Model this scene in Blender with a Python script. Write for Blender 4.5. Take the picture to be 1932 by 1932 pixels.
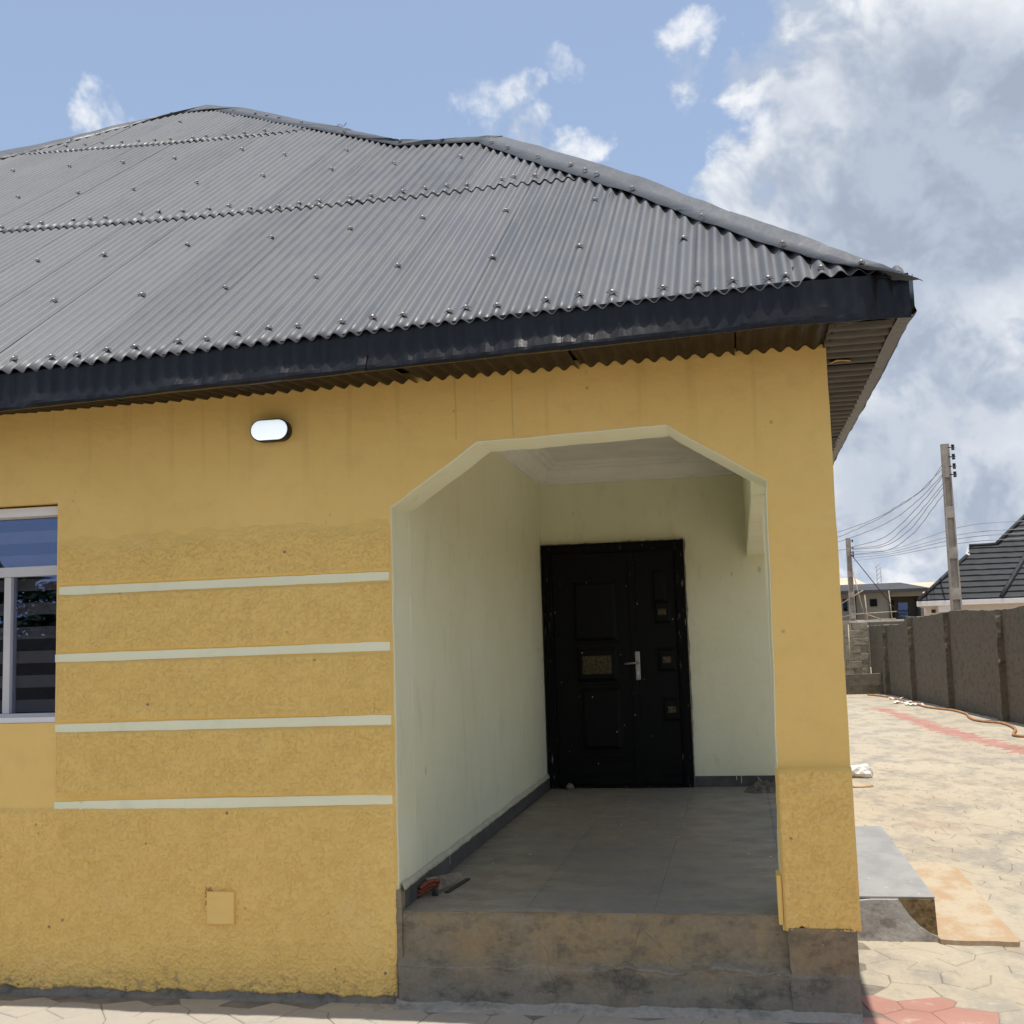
import bpy, bmesh, math, random
import numpy as np
from mathutils import Vector, Matrix
for o in list(bpy.data.objects): bpy.data.objects.remove(o)
S = bpy.context.scene
COL = S.collection
RAD = math.radians
rng = random.Random(7)

# ---------------------------------------------------------------- camera
cd = bpy.data.cameras.new('camera'); cam = bpy.data.objects.new('camera', cd); COL.objects.link(cam)
CAM = Vector((-0.428, -5.534, 1.66))
YAW, PITCH, ROLL = RAD(10.7323), RAD(6.4533), RAD(-1.7531)
fw = Vector((-math.sin(YAW)*math.cos(PITCH), math.cos(YAW)*math.cos(PITCH), math.sin(PITCH)))
r0 = Vector((math.cos(YAW), math.sin(YAW), 0)); u0 = r0.cross(fw)
rt = r0*math.cos(ROLL) + u0*math.sin(ROLL); up = -r0*math.sin(ROLL) + u0*math.cos(ROLL)
m = Matrix((rt, up, -fw)).transposed().to_4x4(); m.translation = CAM
cam.matrix_world = m
cd.sensor_width = 36; cd.lens = 36*2214.29/1932; cd.clip_start = 0.05; cd.clip_end = 3000
S.camera = cam

# ---------------------------------------------------------------- light
SUN_DIR = Vector((math.tan(RAD(5.6)), -math.tan(RAD(4.3)), 1)).normalized()   # towards the sun
SUN_EL = math.asin(SUN_DIR.z)
sd = bpy.data.lights.new('sun', 'SUN'); sun = bpy.data.objects.new('sun', sd); COL.objects.link(sun)
sd.energy = 2.7; sd.angle = RAD(0.55); sd.color = (1.0, 0.95, 0.87)
sun.rotation_euler = SUN_DIR.to_track_quat('Z', 'Y').to_euler()
sun.location = (0, 0, 20)
S.view_settings.view_transform = 'Standard'; S.view_settings.look = 'None'
S.view_settings.gamma = 1; S.view_settings.use_curve_mapping = False
S.view_settings.exposure = 0.84

# ---------------------------------------------------------------- node helper
class NT:
    def __init__(s, tree): s.t = tree; s.n = tree.nodes; s.l = tree.links
    def new(s, typ, **kw):
        n = s.n.new(typ)
        for k, v in kw.items(): setattr(n, k, v)
        return n
    def put(s, sock, v):
        if v is None: return
        if isinstance(v, bpy.types.NodeSocket): s.l.new(v, sock)
        else:
            if sock.type == 'RGBA' and not isinstance(v, (int, float)) and len(v) == 3: v = (*v, 1)
            sock.default_value = v
    def math(s, op, a, b=0.0, c=None, clamp=False):
        n = s.new('ShaderNodeMath', operation=op, use_clamp=clamp); s.put(n.inputs[0], a); s.put(n.inputs[1], b)
        if c is not None: s.put(n.inputs[2], c)
        return n.outputs[0]
    def vmath(s, op, a, b=None):
        n = s.new('ShaderNodeVectorMath', operation=op); s.put(n.inputs[0], a)
        if b is not None: s.put(n.inputs[1], b)
        return n.outputs['Value'] if op in ('DOT_PRODUCT', 'LENGTH') else n.outputs[0]
    def mapr(s, v, a, b, c=0.0, d=1.0, typ='SMOOTHSTEP'):
        n = s.new('ShaderNodeMapRange', interpolation_type=typ); s.put(n.inputs[0], v)
        for i, x in enumerate((a, b, c, d)): s.put(n.inputs[i+1], x)
        return n.outputs[0]
    def mix(s, f, a, b, blend='MIX'):
        n = s.new('ShaderNodeMix', data_type='RGBA', blend_type=blend)
        s.put(n.inputs[0], f); s.put(n.inputs[6], a); s.put(n.inputs[7], b); return n.outputs[2]
    def pos(s): return s.new('ShaderNodeNewGeometry').outputs['Position']
    def scale(s, vec, sc, off=(0, 0, 0)):
        n = s.new('ShaderNodeMapping'); s.put(n.inputs[0], vec); n.inputs['Location'].default_value = off
        n.inputs['Scale'].default_value = sc; return n.outputs[0]
    def noise(s, vec, scale, detail=4, rough=.55, dist=0.0, col=False):
        n = s.new('ShaderNodeTexNoise'); s.put(n.inputs['Vector'], vec); n.inputs['Scale'].default_value = scale
        n.inputs['Detail'].default_value = detail; n.inputs['Roughness'].default_value = rough; n.inputs['Distortion'].default_value = dist
        return n.outputs['Color' if col else 'Fac']
    def voro(s, vec, scale, feature='F1', rnd=1.0, out='Distance'):
        n = s.new('ShaderNodeTexVoronoi', feature=feature); s.put(n.inputs['Vector'], vec); n.inputs['Scale'].default_value = scale
        n.inputs['Randomness'].default_value = rnd; return n.outputs[out]
    def sep(s, vec):
        n = s.new('ShaderNodeSeparateXYZ'); s.put(n.inputs[0], vec); return n.outputs
    def bump(s, h, strength, dist):
        n = s.new('ShaderNodeBump'); n.inputs['Strength'].default_value = strength; n.inputs['Distance'].default_value = dist
        s.put(n.inputs['Height'], h); return n.outputs[0]

def material(name, build, rough=.8, metallic=0.0, spec=.3):
    mt = bpy.data.materials.new(name); mt.use_nodes = True
    nt = NT(mt.node_tree); b = nt.n['Principled BSDF']
    b.inputs['Roughness'].default_value = rough; b.inputs['Metallic'].default_value = metallic
    b.inputs['Specular IOR Level'].default_value = spec
    r = build(nt, b)
    if r is not None: nt.put(b.inputs['Base Color'], r)
    return mt

def simple(name, c, rough=.8, var=.12, scale=6, bump=0.0, bscale=60, metallic=0.0, spec=.3, stretch=(1, 1, 1)):
    def f(nt, b):
        p = nt.scale(nt.pos(), stretch)
        n = nt.noise(p, scale, 5, .6)
        lo = tuple(x*(1-var*1.6) for x in c); hi = tuple(min(1, x*(1+var*1.6)) for x in c)
        col = nt.mix(nt.mapr(n, .25, .75, typ='LINEAR'), lo, hi)
        if bump: nt.put(b.inputs['Normal'], nt.bump(nt.noise(p, bscale, 4, .6), .6, bump))
        return col
    return material(name, f, rough, metallic, spec)

# ---------------------------------------------------------------- sky
def pix(x, y):
    return (rt*((x-966)/2214.29) - up*((y-966)/2214.29) + fw).normalized()
W = bpy.data.worlds.new('World'); S.world = W; W.use_nodes = True
nt = NT(W.node_tree); bg = nt.n['Background']
sky = nt.new('ShaderNodeTexSky', sky_type='NISHITA'); sky.sun_disc = False
sky.sun_elevation = SUN_EL; sky.sun_rotation = math.atan2(SUN_DIR.x, SUN_DIR.y)
sky.air_density = 1.0; sky.dust_density = 2.0; sky.ozone_density = 1.6
d = nt.vmath('NORMALIZE', nt.new('ShaderNodeTexCoord').outputs['Generated'])
def warped(src, scale, amp, detail):
    w = nt.noise(src, scale, detail, .6, col=True)
    n = nt.new('ShaderNodeVectorMath', operation='SCALE'); nt.put(n.inputs[0], nt.vmath('SUBTRACT', w, (.5, .5, .5))); n.inputs['Scale'].default_value = amp
    return nt.vmath('ADD', src, n.outputs[0])
dw = warped(d, 10.0, .14, 5)
def lobes(L, src):
    acc = None
    for (x, y, r, w) in L:
        dt = nt.vmath('DOT_PRODUCT', src, tuple(pix(x, y)))
        v = nt.mapr(dt, math.cos(r*1.35/2214), math.cos(r*.15/2214), 0, w)
        acc = v if acc is None else nt.math('MAXIMUM', acc, v)
    return acc
dn = nt.vmath('NORMALIZE', dw)
fbm = nt.noise(warped(d, 7.0, .05, 2), 13.0, 8, .60)
mask = lobes([(2010, 90, 330, 1.0), (1660, 80, 190, 1.0), (1490, 200, 120, .9), (1740, 330, 290, 1.1), (1410, 370, 130, .95), (1540, 470, 180, 1.0), (1720, 580, 260, 1.0), (1930, 600, 280, 1.1),
              (1780, 850, 330, .95), (1960, 950, 300, .9), (1640, 1000, 240, .8), (2200, 500, 400, 1), (2050, -250, 420, .95),
              (935, 148, 80, .52), (1285, 125, 90, .48), (985, 250, 85, .53), (1105, 240, 65, .55), (205, 212, 70, .50), (1060, 105, 50, .38), (1150, 110, 45, .38), (1390, 175, 55, .4)], dn)
glob = nt.mapr(nt.noise(d, 2.3, 2, .5), .46, .64, 0, .95)
view = nt.mapr(nt.vmath('DOT_PRODUCT', d, tuple(pix(966, 966))), math.cos(.80), math.cos(.66), 1, 0)
mask = nt.math('MAXIMUM', mask, nt.math('MULTIPLY', glob, view))
dens = nt.math('ADD', mask, nt.math('MULTIPLY', nt.math('SUBTRACT', fbm, .5), 1.9))
alpha = nt.mapr(dens, .36, .80, 0, .97)
core = nt.mapr(dens, .62, 1.15, 0, 1)
relief = nt.noise(nt.scale(warped(d, 7.0, .05, 2), (1, 1, 1), (.004, .0, .030)), 13.0, 4, .60)
edge = nt.mapr(nt.math('SUBTRACT', fbm, relief), -.14, .09, 0, 1)
grey = lobes([(1760, 350, 270, 1.1), (1620, 480, 230, 1.1), (1900, 310, 170, .9), (1650, 270, 150, .8), (1800, 740, 150, .7), (1680, 890, 150, .8), (1850, 970, 160, .7), (2000, 230, 130, .5)], dn)
gsel = nt.math('MULTIPLY', nt.math('MULTIPLY', grey, nt.mapr(core, 0, 1, .45, 1.15)), nt.mapr(fbm, .30, .70, 1.1, .85), clamp=True)
gsel = nt.math('MAXIMUM', gsel, nt.math('MULTIPLY', nt.math('MULTIPLY', view, core), .55))
wht = nt.mix(edge, (.275, .315, .385), (.53, .54, .555))
ccol = nt.mix(gsel, wht, nt.mix(edge, (.215, .25, .31), (.275, .31, .37)))
zz = nt.sep(d)[2]
haze = nt.mapr(zz, -.02, .34, .60, 0.0)
skyc = nt.mix(1.0, sky.outputs[0], (.090, .090, .090), 'MULTIPLY')
skyc = nt.mix(nt.math('ADD', haze, .30, clamp=True), skyc, (.315, .39, .51))
out = nt.mix(alpha, skyc, ccol)
nt.put(bg.inputs[0], out); bg.inputs[1].default_value = 1.0
try: W.cycles.sampling_method = 'MANUAL'; W.cycles.sample_map_resolution = 512
except Exception: pass

# ---------------------------------------------------------------- mesh helpers
def obj(name, verts, faces, mat=None, parent=None, smooth=False, mats=None, fm=None):
    me = bpy.data.meshes.new(name); me.from_pydata([tuple(v) for v in verts], [], faces)
    for mm in (mats or ([mat] if mat else [])): me.materials.append(mm)
    if fm is not None: me.polygons.foreach_set('material_index', fm)
    if smooth: me.polygons.foreach_set('use_smooth', [True]*len(me.polygons))
    me.update()
    o = bpy.data.objects.new(name, me); COL.objects.link(o)
    if parent: o.parent = parent
    return o
def obj_bm(name, bm, mat, parent=None, smooth=False, mats=None):
    bmesh.ops.recalc_face_normals(bm, faces=bm.faces)
    me = bpy.data.meshes.new(name); bm.to_mesh(me); bm.free()
    for mm in (mats or [mat]): me.materials.append(mm)
    if smooth: me.polygons.foreach_set('use_smooth', [True]*len(me.polygons))
    o = bpy.data.objects.new(name, me); COL.objects.link(o)
    if parent: o.parent = parent
    return o
def inst(src, name, parent, M=None):
    o = bpy.data.objects.new(name, src.data); COL.objects.link(o); o.parent = parent
    if M is not None: o.matrix_world = M
    return o
def empty(name, loc=(0, 0, 0)):
    o = bpy.data.objects.new(name, None); COL.objects.link(o); o.location = loc; o.empty_display_size = .1
    bpy.context.view_layer.update(); return o
def tag(o, label=None, cat=None, group=None, kind=None):
    for k, v in (('label', label), ('category', cat), ('group', group), ('kind', kind)):
        if v: o[k] = v
    return o
def bx(bm, x0, x1, y0, y1, z0, z1, bev=0.0, mi=0):
    vs = [bm.verts.new(p) for p in ((x0,y0,z0),(x1,y0,z0),(x1,y1,z0),(x0,y1,z0),(x0,y0,z1),(x1,y0,z1),(x1,y1,z1),(x0,y1,z1))]
    fs = [bm.faces.new([vs[i] for i in f]) for f in ((0,3,2,1),(4,5,6,7),(0,1,5,4),(1,2,6,5),(2,3,7,6),(3,0,4,7))]
    for f in fs: f.material_index = mi
    if bev:
        es = set(e for f in fs for e in f.edges)
        bmesh.ops.bevel(bm, geom=list(es), offset=bev, segments=2, affect='EDGES', profile=.6)
    return vs
def box(name, x0, x1, y0, y1, z0, z1, mat, parent=None, bev=0.0):
    bm = bmesh.new(); bx(bm, x0, x1, y0, y1, z0, z1, bev); return obj_bm(name, bm, mat, parent)
def prism(bm, poly, y0, y1, mi=0):
    """polygon in (x,z) extruded in y"""
    a = [bm.verts.new((p[0], y0, p[1])) for p in poly]; b = [bm.verts.new((p[0], y1, p[1])) for p in poly]
    n = len(poly); fs = [bm.faces.new(a), bm.faces.new(b[::-1])]
    for i in range(n): fs.append(bm.faces.new((a[i], b[i], b[(i+1) % n], a[(i+1) % n])))
    for f in fs: f.material_index = mi
    return fs
def zprism(bm, poly, z0, z1, mi=0):
    a = [bm.verts.new((p[0], p[1], z0)) for p in poly]; b = [bm.verts.new((p[0], p[1], z1)) for p in poly]
    n = len(poly); fs = [bm.faces.new(a[::-1]), bm.faces.new(b)]
    for i in range(n): fs.append(bm.faces.new((a[i], a[(i+1) % n], b[(i+1) % n], b[i])))
    for f in fs: f.material_index = mi
    return fs
def tube(bm, pts, r, seg=6, mi=0, r1=None):
    pts = [Vector(p) for p in pts]; rings = []
    for i, p in enumerate(pts):
        t = (pts[min(i+1, len(pts)-1)] - pts[max(i-1, 0)]).normalized()
        a = t.cross(Vector((0, 0, 1)));  a = a.normalized() if a.length > 1e-4 else Vector((1, 0, 0))
        b = t.cross(a); rr = r if r1 is None else r + (r1-r)*i/(len(pts)-1)
        rings.append([bm.verts.new(p + (a*math.cos(k*2*math.pi/seg) + b*math.sin(k*2*math.pi/seg))*rr) for k in range(seg)])
    for i in range(len(rings)-1):
        for k in range(seg):
            f = bm.faces.new((rings[i][k], rings[i][(k+1) % seg], rings[i+1][(k+1) % seg], rings[i+1][k])); f.smooth = True; f.material_index = mi
    bm.faces.new(rings[0][::-1]).material_index = mi; bm.faces.new(rings[-1]).material_index = mi
def catmull(P, n):
    P = [np.array(p, float) for p in P]; Q = [2*P[0]-P[1]] + P + [2*P[-1]-P[-2]]; out = []
    for i in range(1, len(Q)-2):
        for k in range(n):
            t = k/n; a, b, c, d_ = Q[i-1], Q[i], Q[i+1], Q[i+2]
            out.append(.5*((2*b)+(-a+c)*t+(2*a-5*b+4*c-d_)*t*t+(-a+3*b-3*c+d_)*t**3))
    out.append(P[-1]); return out
def lin(x, L):
    """piecewise linear through a list of (x, y)"""
    if x <= L[0][0]:
        a, b = L[0], L[1]
    elif x >= L[-1][0]:
        a, b = L[-2], L[-1]
    else:
        for a, b in zip(L, L[1:]):
            if a[0] <= x <= b[0]: break
    return a[1] + (b[1]-a[1])*(x-a[0])/(b[0]-a[0])
def clin(x, L): return lin(min(max(x, L[0][0]), L[-1][0]), L)
NR = np.random.RandomState(5)
_lat = NR.rand(256, 256)
def vnoise(x, y):
    xi = np.floor(x).astype(int); yi = np.floor(y).astype(int); fx = x-xi; fy = y-yi
    fx = fx*fx*(3-2*fx); fy = fy*fy*(3-2*fy)
    g = lambda a, b: _lat[a & 255, b & 255]
    return (g(xi, yi)*(1-fx)+g(xi+1, yi)*fx)*(1-fy) + (g(xi, yi+1)*(1-fx)+g(xi+1, yi+1)*fx)*fy
def fbmn(x, y, o=4, g=.5):
    s = 0*x; a = 1; t = 0
    for k in range(o): s = s + a*vnoise(x*2**k+17.3*k, y*2**k+5.1*k); t += a; a *= g
    return s/t
def nz(x, y=0.0, o=3): return float(fbmn(np.array([x], float), np.array([y], float), o)[0])*2-1

# ---------------------------------------------------------------- materials
def f_yellow(rough_area):
    def f(nt, b):
        p = nt.pos(); xyz = nt.sep(p)
        n1 = nt.noise(p, 1.3, 4, .6); n2 = nt.noise(p, 9, 4, .6)
        c = nt.mix(nt.mapr(n1, .3, .7, typ='LINEAR'), (.79, .53, .165), (.85, .575, .19))
        c = nt.mix(nt.math('MULTIPLY', nt.mapr(n2, .45, .75), .22), c, (.62, .40, .14))
        c = nt.mix(nt.math('MULTIPLY', nt.mapr(nt.noise(nt.scale(p, (1, 1, 1.6)), 2.4, 6, .7), .52, .72), .28), c, (.86, .64, .29))
        # dirt specks and splashes of mud near the ground
        v = nt.voro(nt.scale(p, (1, 1, 1)), 16)
        sp = nt.math('MULTIPLY', nt.mapr(v, .10, .16, 1, 0), nt.mapr(nt.noise(p, 4.3, 2), .60, .66))
        low = nt.math('MULTIPLY', nt.mapr(nt.noise(p, 22, 5, .7), .52, .64), nt.mapr(nt.math('ADD', xyz[2], nt.math('MULTIPLY', nt.noise(p, 6, 3), .25)), .10, .30, 1, 0))
        c = nt.mix(nt.math('MULTIPLY', sp, .75 if rough_area else .4), c, (.12, .10, .09))
        c = nt.mix(nt.math('MULTIPLY', low, .85), c, (.17, .155, .14))
        # faint drips and two hairline cracks above the arch
        st = nt.noise(nt.scale(p, (9, 1, .35)), 1.0, 3, .6)
        band = nt.math('MULTIPLY', nt.mapr(st, .54, .68), nt.mapr(xyz[2], 2.3, 2.8))
        c = nt.mix(nt.math('MULTIPLY', band, .22), c, (.48, .29, .09))
        wob = nt.math('MULTIPLY', nt.math('SUBTRACT', nt.noise(p, 3, 3), .5), .02)
        for xc in (-1.745, -1.458):
            ln = nt.mapr(nt.math('ABSOLUTE', nt.math('SUBTRACT', nt.math('ADD', xyz[0], wob), xc)), .0015, .004, .32, 0)
            c = nt.mix(nt.math('MULTIPLY', ln, nt.mapr(xyz[2], 2.66, 2.68)), c, (.25, .15, .06))
        h = nt.noise(p, 120, 3, .6) if rough_area else nt.math('ADD', nt.math('MULTIPLY', nt.noise(p, 30, 3, .6), .25), nt.math('MULTIPLY', nt.noise(nt.scale(p, (.9, 1, 1.3)), 3.2, 4, .6), 1.6))
        nt.put(b.inputs['Normal'], nt.bump(h, .5, .004 if rough_area else .010))
        return c
    return f
M_yel = material('yellow_paint', f_yellow(False), .72)
M_yelr = material('yellow_rough_render', f_yellow(True), .85, spec=.15)
def f_pale(nt, b):
    p = nt.pos(); xyz = nt.sep(p)
    n1 = nt.noise(p, 1.7, 4, .6); n2 = nt.noise(nt.scale(p, (1, 1, .35)), 7, 5, .65)
    c = nt.mix(nt.mapr(n1, .3, .7, typ='LINEAR'), (.80, .78, .535), (.85, .835, .61))
    c = nt.mix(nt.math('MULTIPLY', nt.mapr(n2, .52, .74), .28), c, (.58, .53, .34))
    v = nt.voro(nt.scale(p, (1, 1, .55)), 5.5)
    sm = nt.math('MULTIPLY', nt.mapr(v, .05, .11, 1, 0), nt.mapr(nt.noise(p, 3, 2), .5, .6))
    c = nt.mix(nt.math('MULTIPLY', sm, .4), c, (.30, .28, .21))
    nt.put(b.inputs['Normal'], nt.bump(nt.noise(p, 30, 5, .6), .4, .006))
    return c
M_pale = material('pale_green_paint', f_pale, .75)
M_ceil = simple('ceiling_white', (.90, .875, .81), .8, .05, 3, .003, 25)
def f_cement(base, warm, dark):
    def f(nt, b):
        p = nt.pos(); xyz = nt.sep(p)
        n1 = nt.noise(p, 2.2, 6, .62); n2 = nt.noise(nt.scale(p, (1, 1, 1.8)), 5.5, 6, .68); n3 = nt.noise(p, 40, 4, .6)
        c = nt.mix(nt.mapr(n1, .40, .60), base, warm)
        c = nt.mix(nt.math('MULTIPLY', nt.mapr(n2, .46, .66), .9), c, dark)
        c = nt.mix(nt.math('MULTIPLY', nt.mapr(nt.noise(nt.scale(p, (2.2, 2.2, .6)), 3.0, 5, .7), .54, .74), .35), c, tuple(min(1, x*1.45) for x in warm))
        c = nt.mix(nt.math('MULTIPLY', nt.mapr(n3, .3, .7), .25), c, tuple(min(1, x*1.7) for x in base))
        cr = nt.voro(nt.vmath('ADD', p, nt.vmath('MULTIPLY', nt.noise(p, 6, 3, col=True), (.10, .10, .10))), 3.4, 'DISTANCE_TO_EDGE')
        ck = nt.math('MULTIPLY', nt.mapr(cr, .002, .006, 1, 0), nt.mapr(nt.noise(p, 2.7, 2), .52, .60))
        c = nt.mix(nt.math('MULTIPLY', ck, .55), c, tuple(x*.4 for x in dark))
        v = nt.voro(p, 21)
        sp = nt.math('MULTIPLY', nt.mapr(v, .07, .12, 1, 0), nt.mapr(nt.noise(p, 5, 2), .55, .62))
        c = nt.mix(nt.math('MULTIPLY', sp, .45), c, (.42, .38, .30))
        hh = nt.math('ADD', nt.math('MULTIPLY', nt.noise(p, 28, 6, .7), .5), nt.noise(p, 6, 5, .6))
        nt.put(b.inputs['Normal'], nt.bump(hh, .7, .022))
        return c
    return f
def f_plinth(nt, b):
    p = nt.pos(); up_ = f_cement((.235, .195, .132), (.28, .205, .112), (.13, .11, .078))(nt, b); lo_ = f_cement((.205, .19, .155), (.225, .19, .14), (.088, .083, .07))(nt, b)
    k = nt.mapr(nt.math('ADD', nt.sep(p)[2], nt.math('MULTIPLY', nt.math('SUBTRACT', nt.noise(nt.scale(p, (1, 1, .6)), 4, 5, .65), .5), .16)), .150, .205)
    return nt.mix(k, lo_, up_)
M_plinth = material('plinth_cement', f_plinth, .9, spec=.15)
M_cement = material('grey_cement', f_cement((.42, .40, .37), (.46, .42, .37), (.22, .205, .18)), .9, spec=.15)
M_plast = material('boundary_plaster', f_cement((.132, .118, .086), (.150, .118, .088), (.082, .074, .055)), .92, spec=.1)
M_block = material('sandcrete_block', f_cement((.30, .26, .185), (.36, .31, .22), (.17, .15, .11)), .95, spec=.1)
def f_tile(nt, b):
    p = nt.pos()
    n1 = nt.noise(p, 1.1, 5, .62); n2 = nt.noise(nt.scale(p, (1, 1.25, 1)), 4.2, 7, .7)
    c = nt.mix(nt.mapr(n1, .38, .60), (.21, .20, .178), (.265, .232, .182))
    c = nt.mix(nt.math('MULTIPLY', nt.mapr(n2, .42, .68), .6), c, (.165, .135, .098))
    oi = nt.new('ShaderNodeObjectInfo').outputs['Random']
    c = nt.mix(nt.math('MULTIPLY', oi, .15), c, (.10, .105, .11))
    v = nt.voro(nt.scale(p, (1, .6, 1)), 7.0)
    sp = nt.math('MULTIPLY', nt.mapr(nt.math('ADD', v, nt.math('MULTIPLY', nt.noise(p, 60, 2), .06)), .075, .095, 1, 0), nt.mapr(nt.noise(p, 3.1, 2), .47, .52))
    c = nt.mix(nt.math('MULTIPLY', sp, .9), c, (.70, .68, .60))
    nt.put(b.inputs['Roughness'], nt.mapr(n2, .3, .7, .38, .75))
    nt.put(b.inputs['Normal'], nt.bump(nt.noise(p, 80, 3), .2, .002))
    return c
M_tile = material('grey_floor_tile', f_tile, .5, spec=.35)
M_skirt = simple('dark_skirting_tile', (.085, .084, .08), .45, .25, 9)
def f_steptop(nt, b):
    p = nt.pos(); n = nt.noise(nt.scale(p, (1, .5, 1)), 5, 6, .65)
    c = nt.mix(nt.mapr(n, .35, .65), (.27, .265, .255), (.34, .33, .31))
    v = nt.math('ADD', nt.voro(nt.scale(p, (1, .5, 1)), 9), nt.math('MULTIPLY', nt.noise(p, 50, 2), .06))
    return nt.mix(nt.math('MULTIPLY', nt.mapr(v, .08, .11, 1, 0), .8), c, (.60, .57, .50))
M_steptop = material('light_grey_step_tile', f_steptop, .5)
def f_roof(nt, b):
    p = nt.pos(); oi = nt.new('ShaderNodeObjectInfo').outputs['Random']
    n1 = nt.noise(p, 1.1, 5, .6); n2 = nt.noise(nt.scale(p, (3, .6, .6)), 5, 5, .65)
    c = nt.mix(oi, (.082, .087, .093), (.115, .119, .125))
    c = nt.mix(nt.math('MULTIPLY', nt.mapr(n1, .35, .7), .45), c, (.128, .131, .134))
    c = nt.mix(nt.math('MULTIPLY', nt.mapr(n2, .52, .75), .35), c, (.155, .150, .140))
    nt.put(b.inputs['Roughness'], nt.mapr(n2, .3, .7, .40, .62))
    nt.put(b.inputs['Normal'], nt.bump(nt.noise(p, 6, 3), .22, .012))
    return c
M_roof = material('grey_roof_steel', f_roof, .5, spec=.42)
M_cap = material('grey_ridge_steel', lambda nt, b: (nt.put(b.inputs['Normal'], nt.bump(nt.noise(nt.pos(), 5, 4), .5, .03)), nt.mix(nt.noise(nt.pos(), 3, 4), (.080, .085, .091), (.115, .12, .126)))[1], .45, spec=.45)
def f_fascia(nt, b):
    p = nt.pos(); n = nt.noise(nt.scale(p, (6, 6, 1)), 3, 5, .65)
    nt.put(b.inputs['Normal'], nt.bump(nt.noise(nt.scale(p, (2, 2, 1)), 6, 3), .35, .012))
    return nt.mix(nt.mapr(n, .3, .7), (.0045, .005, .0068), (.011, .0125, .0155))
M_fascia = material('black_fascia_steel', f_fascia, .34, spec=.3)
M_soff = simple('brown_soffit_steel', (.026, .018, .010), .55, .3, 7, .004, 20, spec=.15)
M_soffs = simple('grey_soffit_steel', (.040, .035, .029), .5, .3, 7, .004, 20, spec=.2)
M_deck = simple('roof_deck_dark', (.03, .027, .024), .9)
M_wash = simple('felt_washer', (.085, .08, .076), .85, .3, 40)
M_nail = material('nail_head', lambda nt, b: (.55, .55, .54), .5, .6, .5)
def f_door(nt, b):
    p = nt.pos(); v = nt.voro(nt.scale(p, (1, 1, .7)), 13)
    sp = nt.math('MULTIPLY', nt.mapr(v, .05, .075, 1, 0), nt.mapr(nt.noise(p, 4, 2), .46, .52))
    c = nt.mix(nt.noise(nt.scale(p, (3, 3, .4)), 8, 4), (.0025, .0028, .003), (.006, .0055, .005))
    return nt.mix(nt.math('MULTIPLY', sp, .8), c, (.40, .38, .31))
M_door = material('black_door_steel', f_door, .40, spec=.13)
def f_dframe(nt, b):
    p = nt.pos(); n = nt.noise(nt.scale(p, (6, 1, .8)), 9, 5, .7)
    return nt.mix(nt.mapr(n, .62, .69, 0, .7), (.005, .005, .005), (.36, .34, .26))
M_dframe = material('worn_black_frame', f_dframe, .5, spec=.1)
M_gold = simple('tarnished_brass', (.085, .065, .035), .55, .5, 50, .004, 90, metallic=.5)
M_steel = material('brushed_steel', lambda nt, b: (.33, .32, .30), .42, .85, .5)
M_alu = simple('aluminium_frame', (.60, .585, .575), .38, .05, 6, metallic=.1, spec=.5)
M_white = simple('white_plastic', (.74, .72, .70), .5, .04, 6)
M_black = simple('black_plastic', (.012, .012, .014), .4, .2, 8)
def f_glass(nt, b):
    o = nt.n['Material Output']
    tr = nt.new('ShaderNodeBsdfTransparent'); tr.inputs[0].default_value = (.86, .86, .89, 1)
    gl = nt.new('ShaderNodeBsdfGlossy'); gl.inputs['Roughness'].default_value = .008; gl.inputs['Color'].default_value = (.36, .45, .72, 1)
    mx = nt.new('ShaderNodeMixShader'); fr = nt.new('ShaderNodeLayerWeight'); fr.inputs[0].default_value = .5
    nt.put(mx.inputs[0], nt.math('ADD', nt.math('MULTIPLY', nt.math('POWER', fr.outputs['Facing'], 3.0), .8), .21, clamp=True)); nt.l.new(tr.outputs[0], mx.inputs[1]); nt.l.new(gl.outputs[0], mx.inputs[2])
    nt.l.new(mx.outputs[0], o.inputs[0])
M_glass = material('tinted_window_glass', f_glass)
M_blind = simple('grey_blind_fabric', (.24, .232, .222), .8, .05, 10)
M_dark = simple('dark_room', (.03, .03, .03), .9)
def f_lamp(nt, b):
    nt.put(b.inputs['Emission Color'], (.80, .92, 1.0, 1)); b.inputs['Emission Strength'].default_value = 0.40
    return (.8, .82, .84)
M_lamp = material('lit_lamp_diffuser', f_lamp, .35)
def f_pave(nt, b):
    p = nt.pos(); xyz = nt.sep(p)
    ps = nt.scale(p, (1, .45, 1))
    n1 = nt.noise(p, .55, 5, .6); n2 = nt.noise(ps, 2.6, 6, .66); n3 = nt.noise(p, 14, 5, .65)
    c = nt.mix(nt.mapr(n1, .32, .68), (.41, .35, .258), (.455, .398, .30))
    c = nt.mix(nt.math('MULTIPLY', nt.mapr(n2, .44, .62), .9), c, (.30, .272, .225))
    c = nt.mix(nt.math('MULTIPLY', nt.mapr(nt.noise(ps, 1.3, 5, .7), .53, .68), .55), c, (.40, .285, .19))
    c = nt.mix(nt.math('MULTIPLY', nt.mapr(n3, .52, .74), .45), c, (.52, .46, .36))
    c = nt.mix(nt.math('MULTIPLY', nt.mapr(nt.noise(ps, 4.4, 6, .75), .56, .70), .6), c, (.20, .175, .14))
    # front yard is greyer and paler
    c = nt.mix(nt.math('MULTIPLY', nt.mapr(xyz[1], -.05, -.2), .7), c, nt.mix(n2, (.33, .305, .27), (.44, .41, .36)))
    hh = nt.math('ADD', nt.noise(p, 34, 6, .7), nt.math('MULTIPLY', nt.noise(p, 8, 4, .6), 1.5))
    nt.put(b.inputs['Normal'], nt.bump(hh, .55, .012))
    return c
M_pave = material('stamped_concrete_cream', f_pave, .85, spec=.2)
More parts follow.
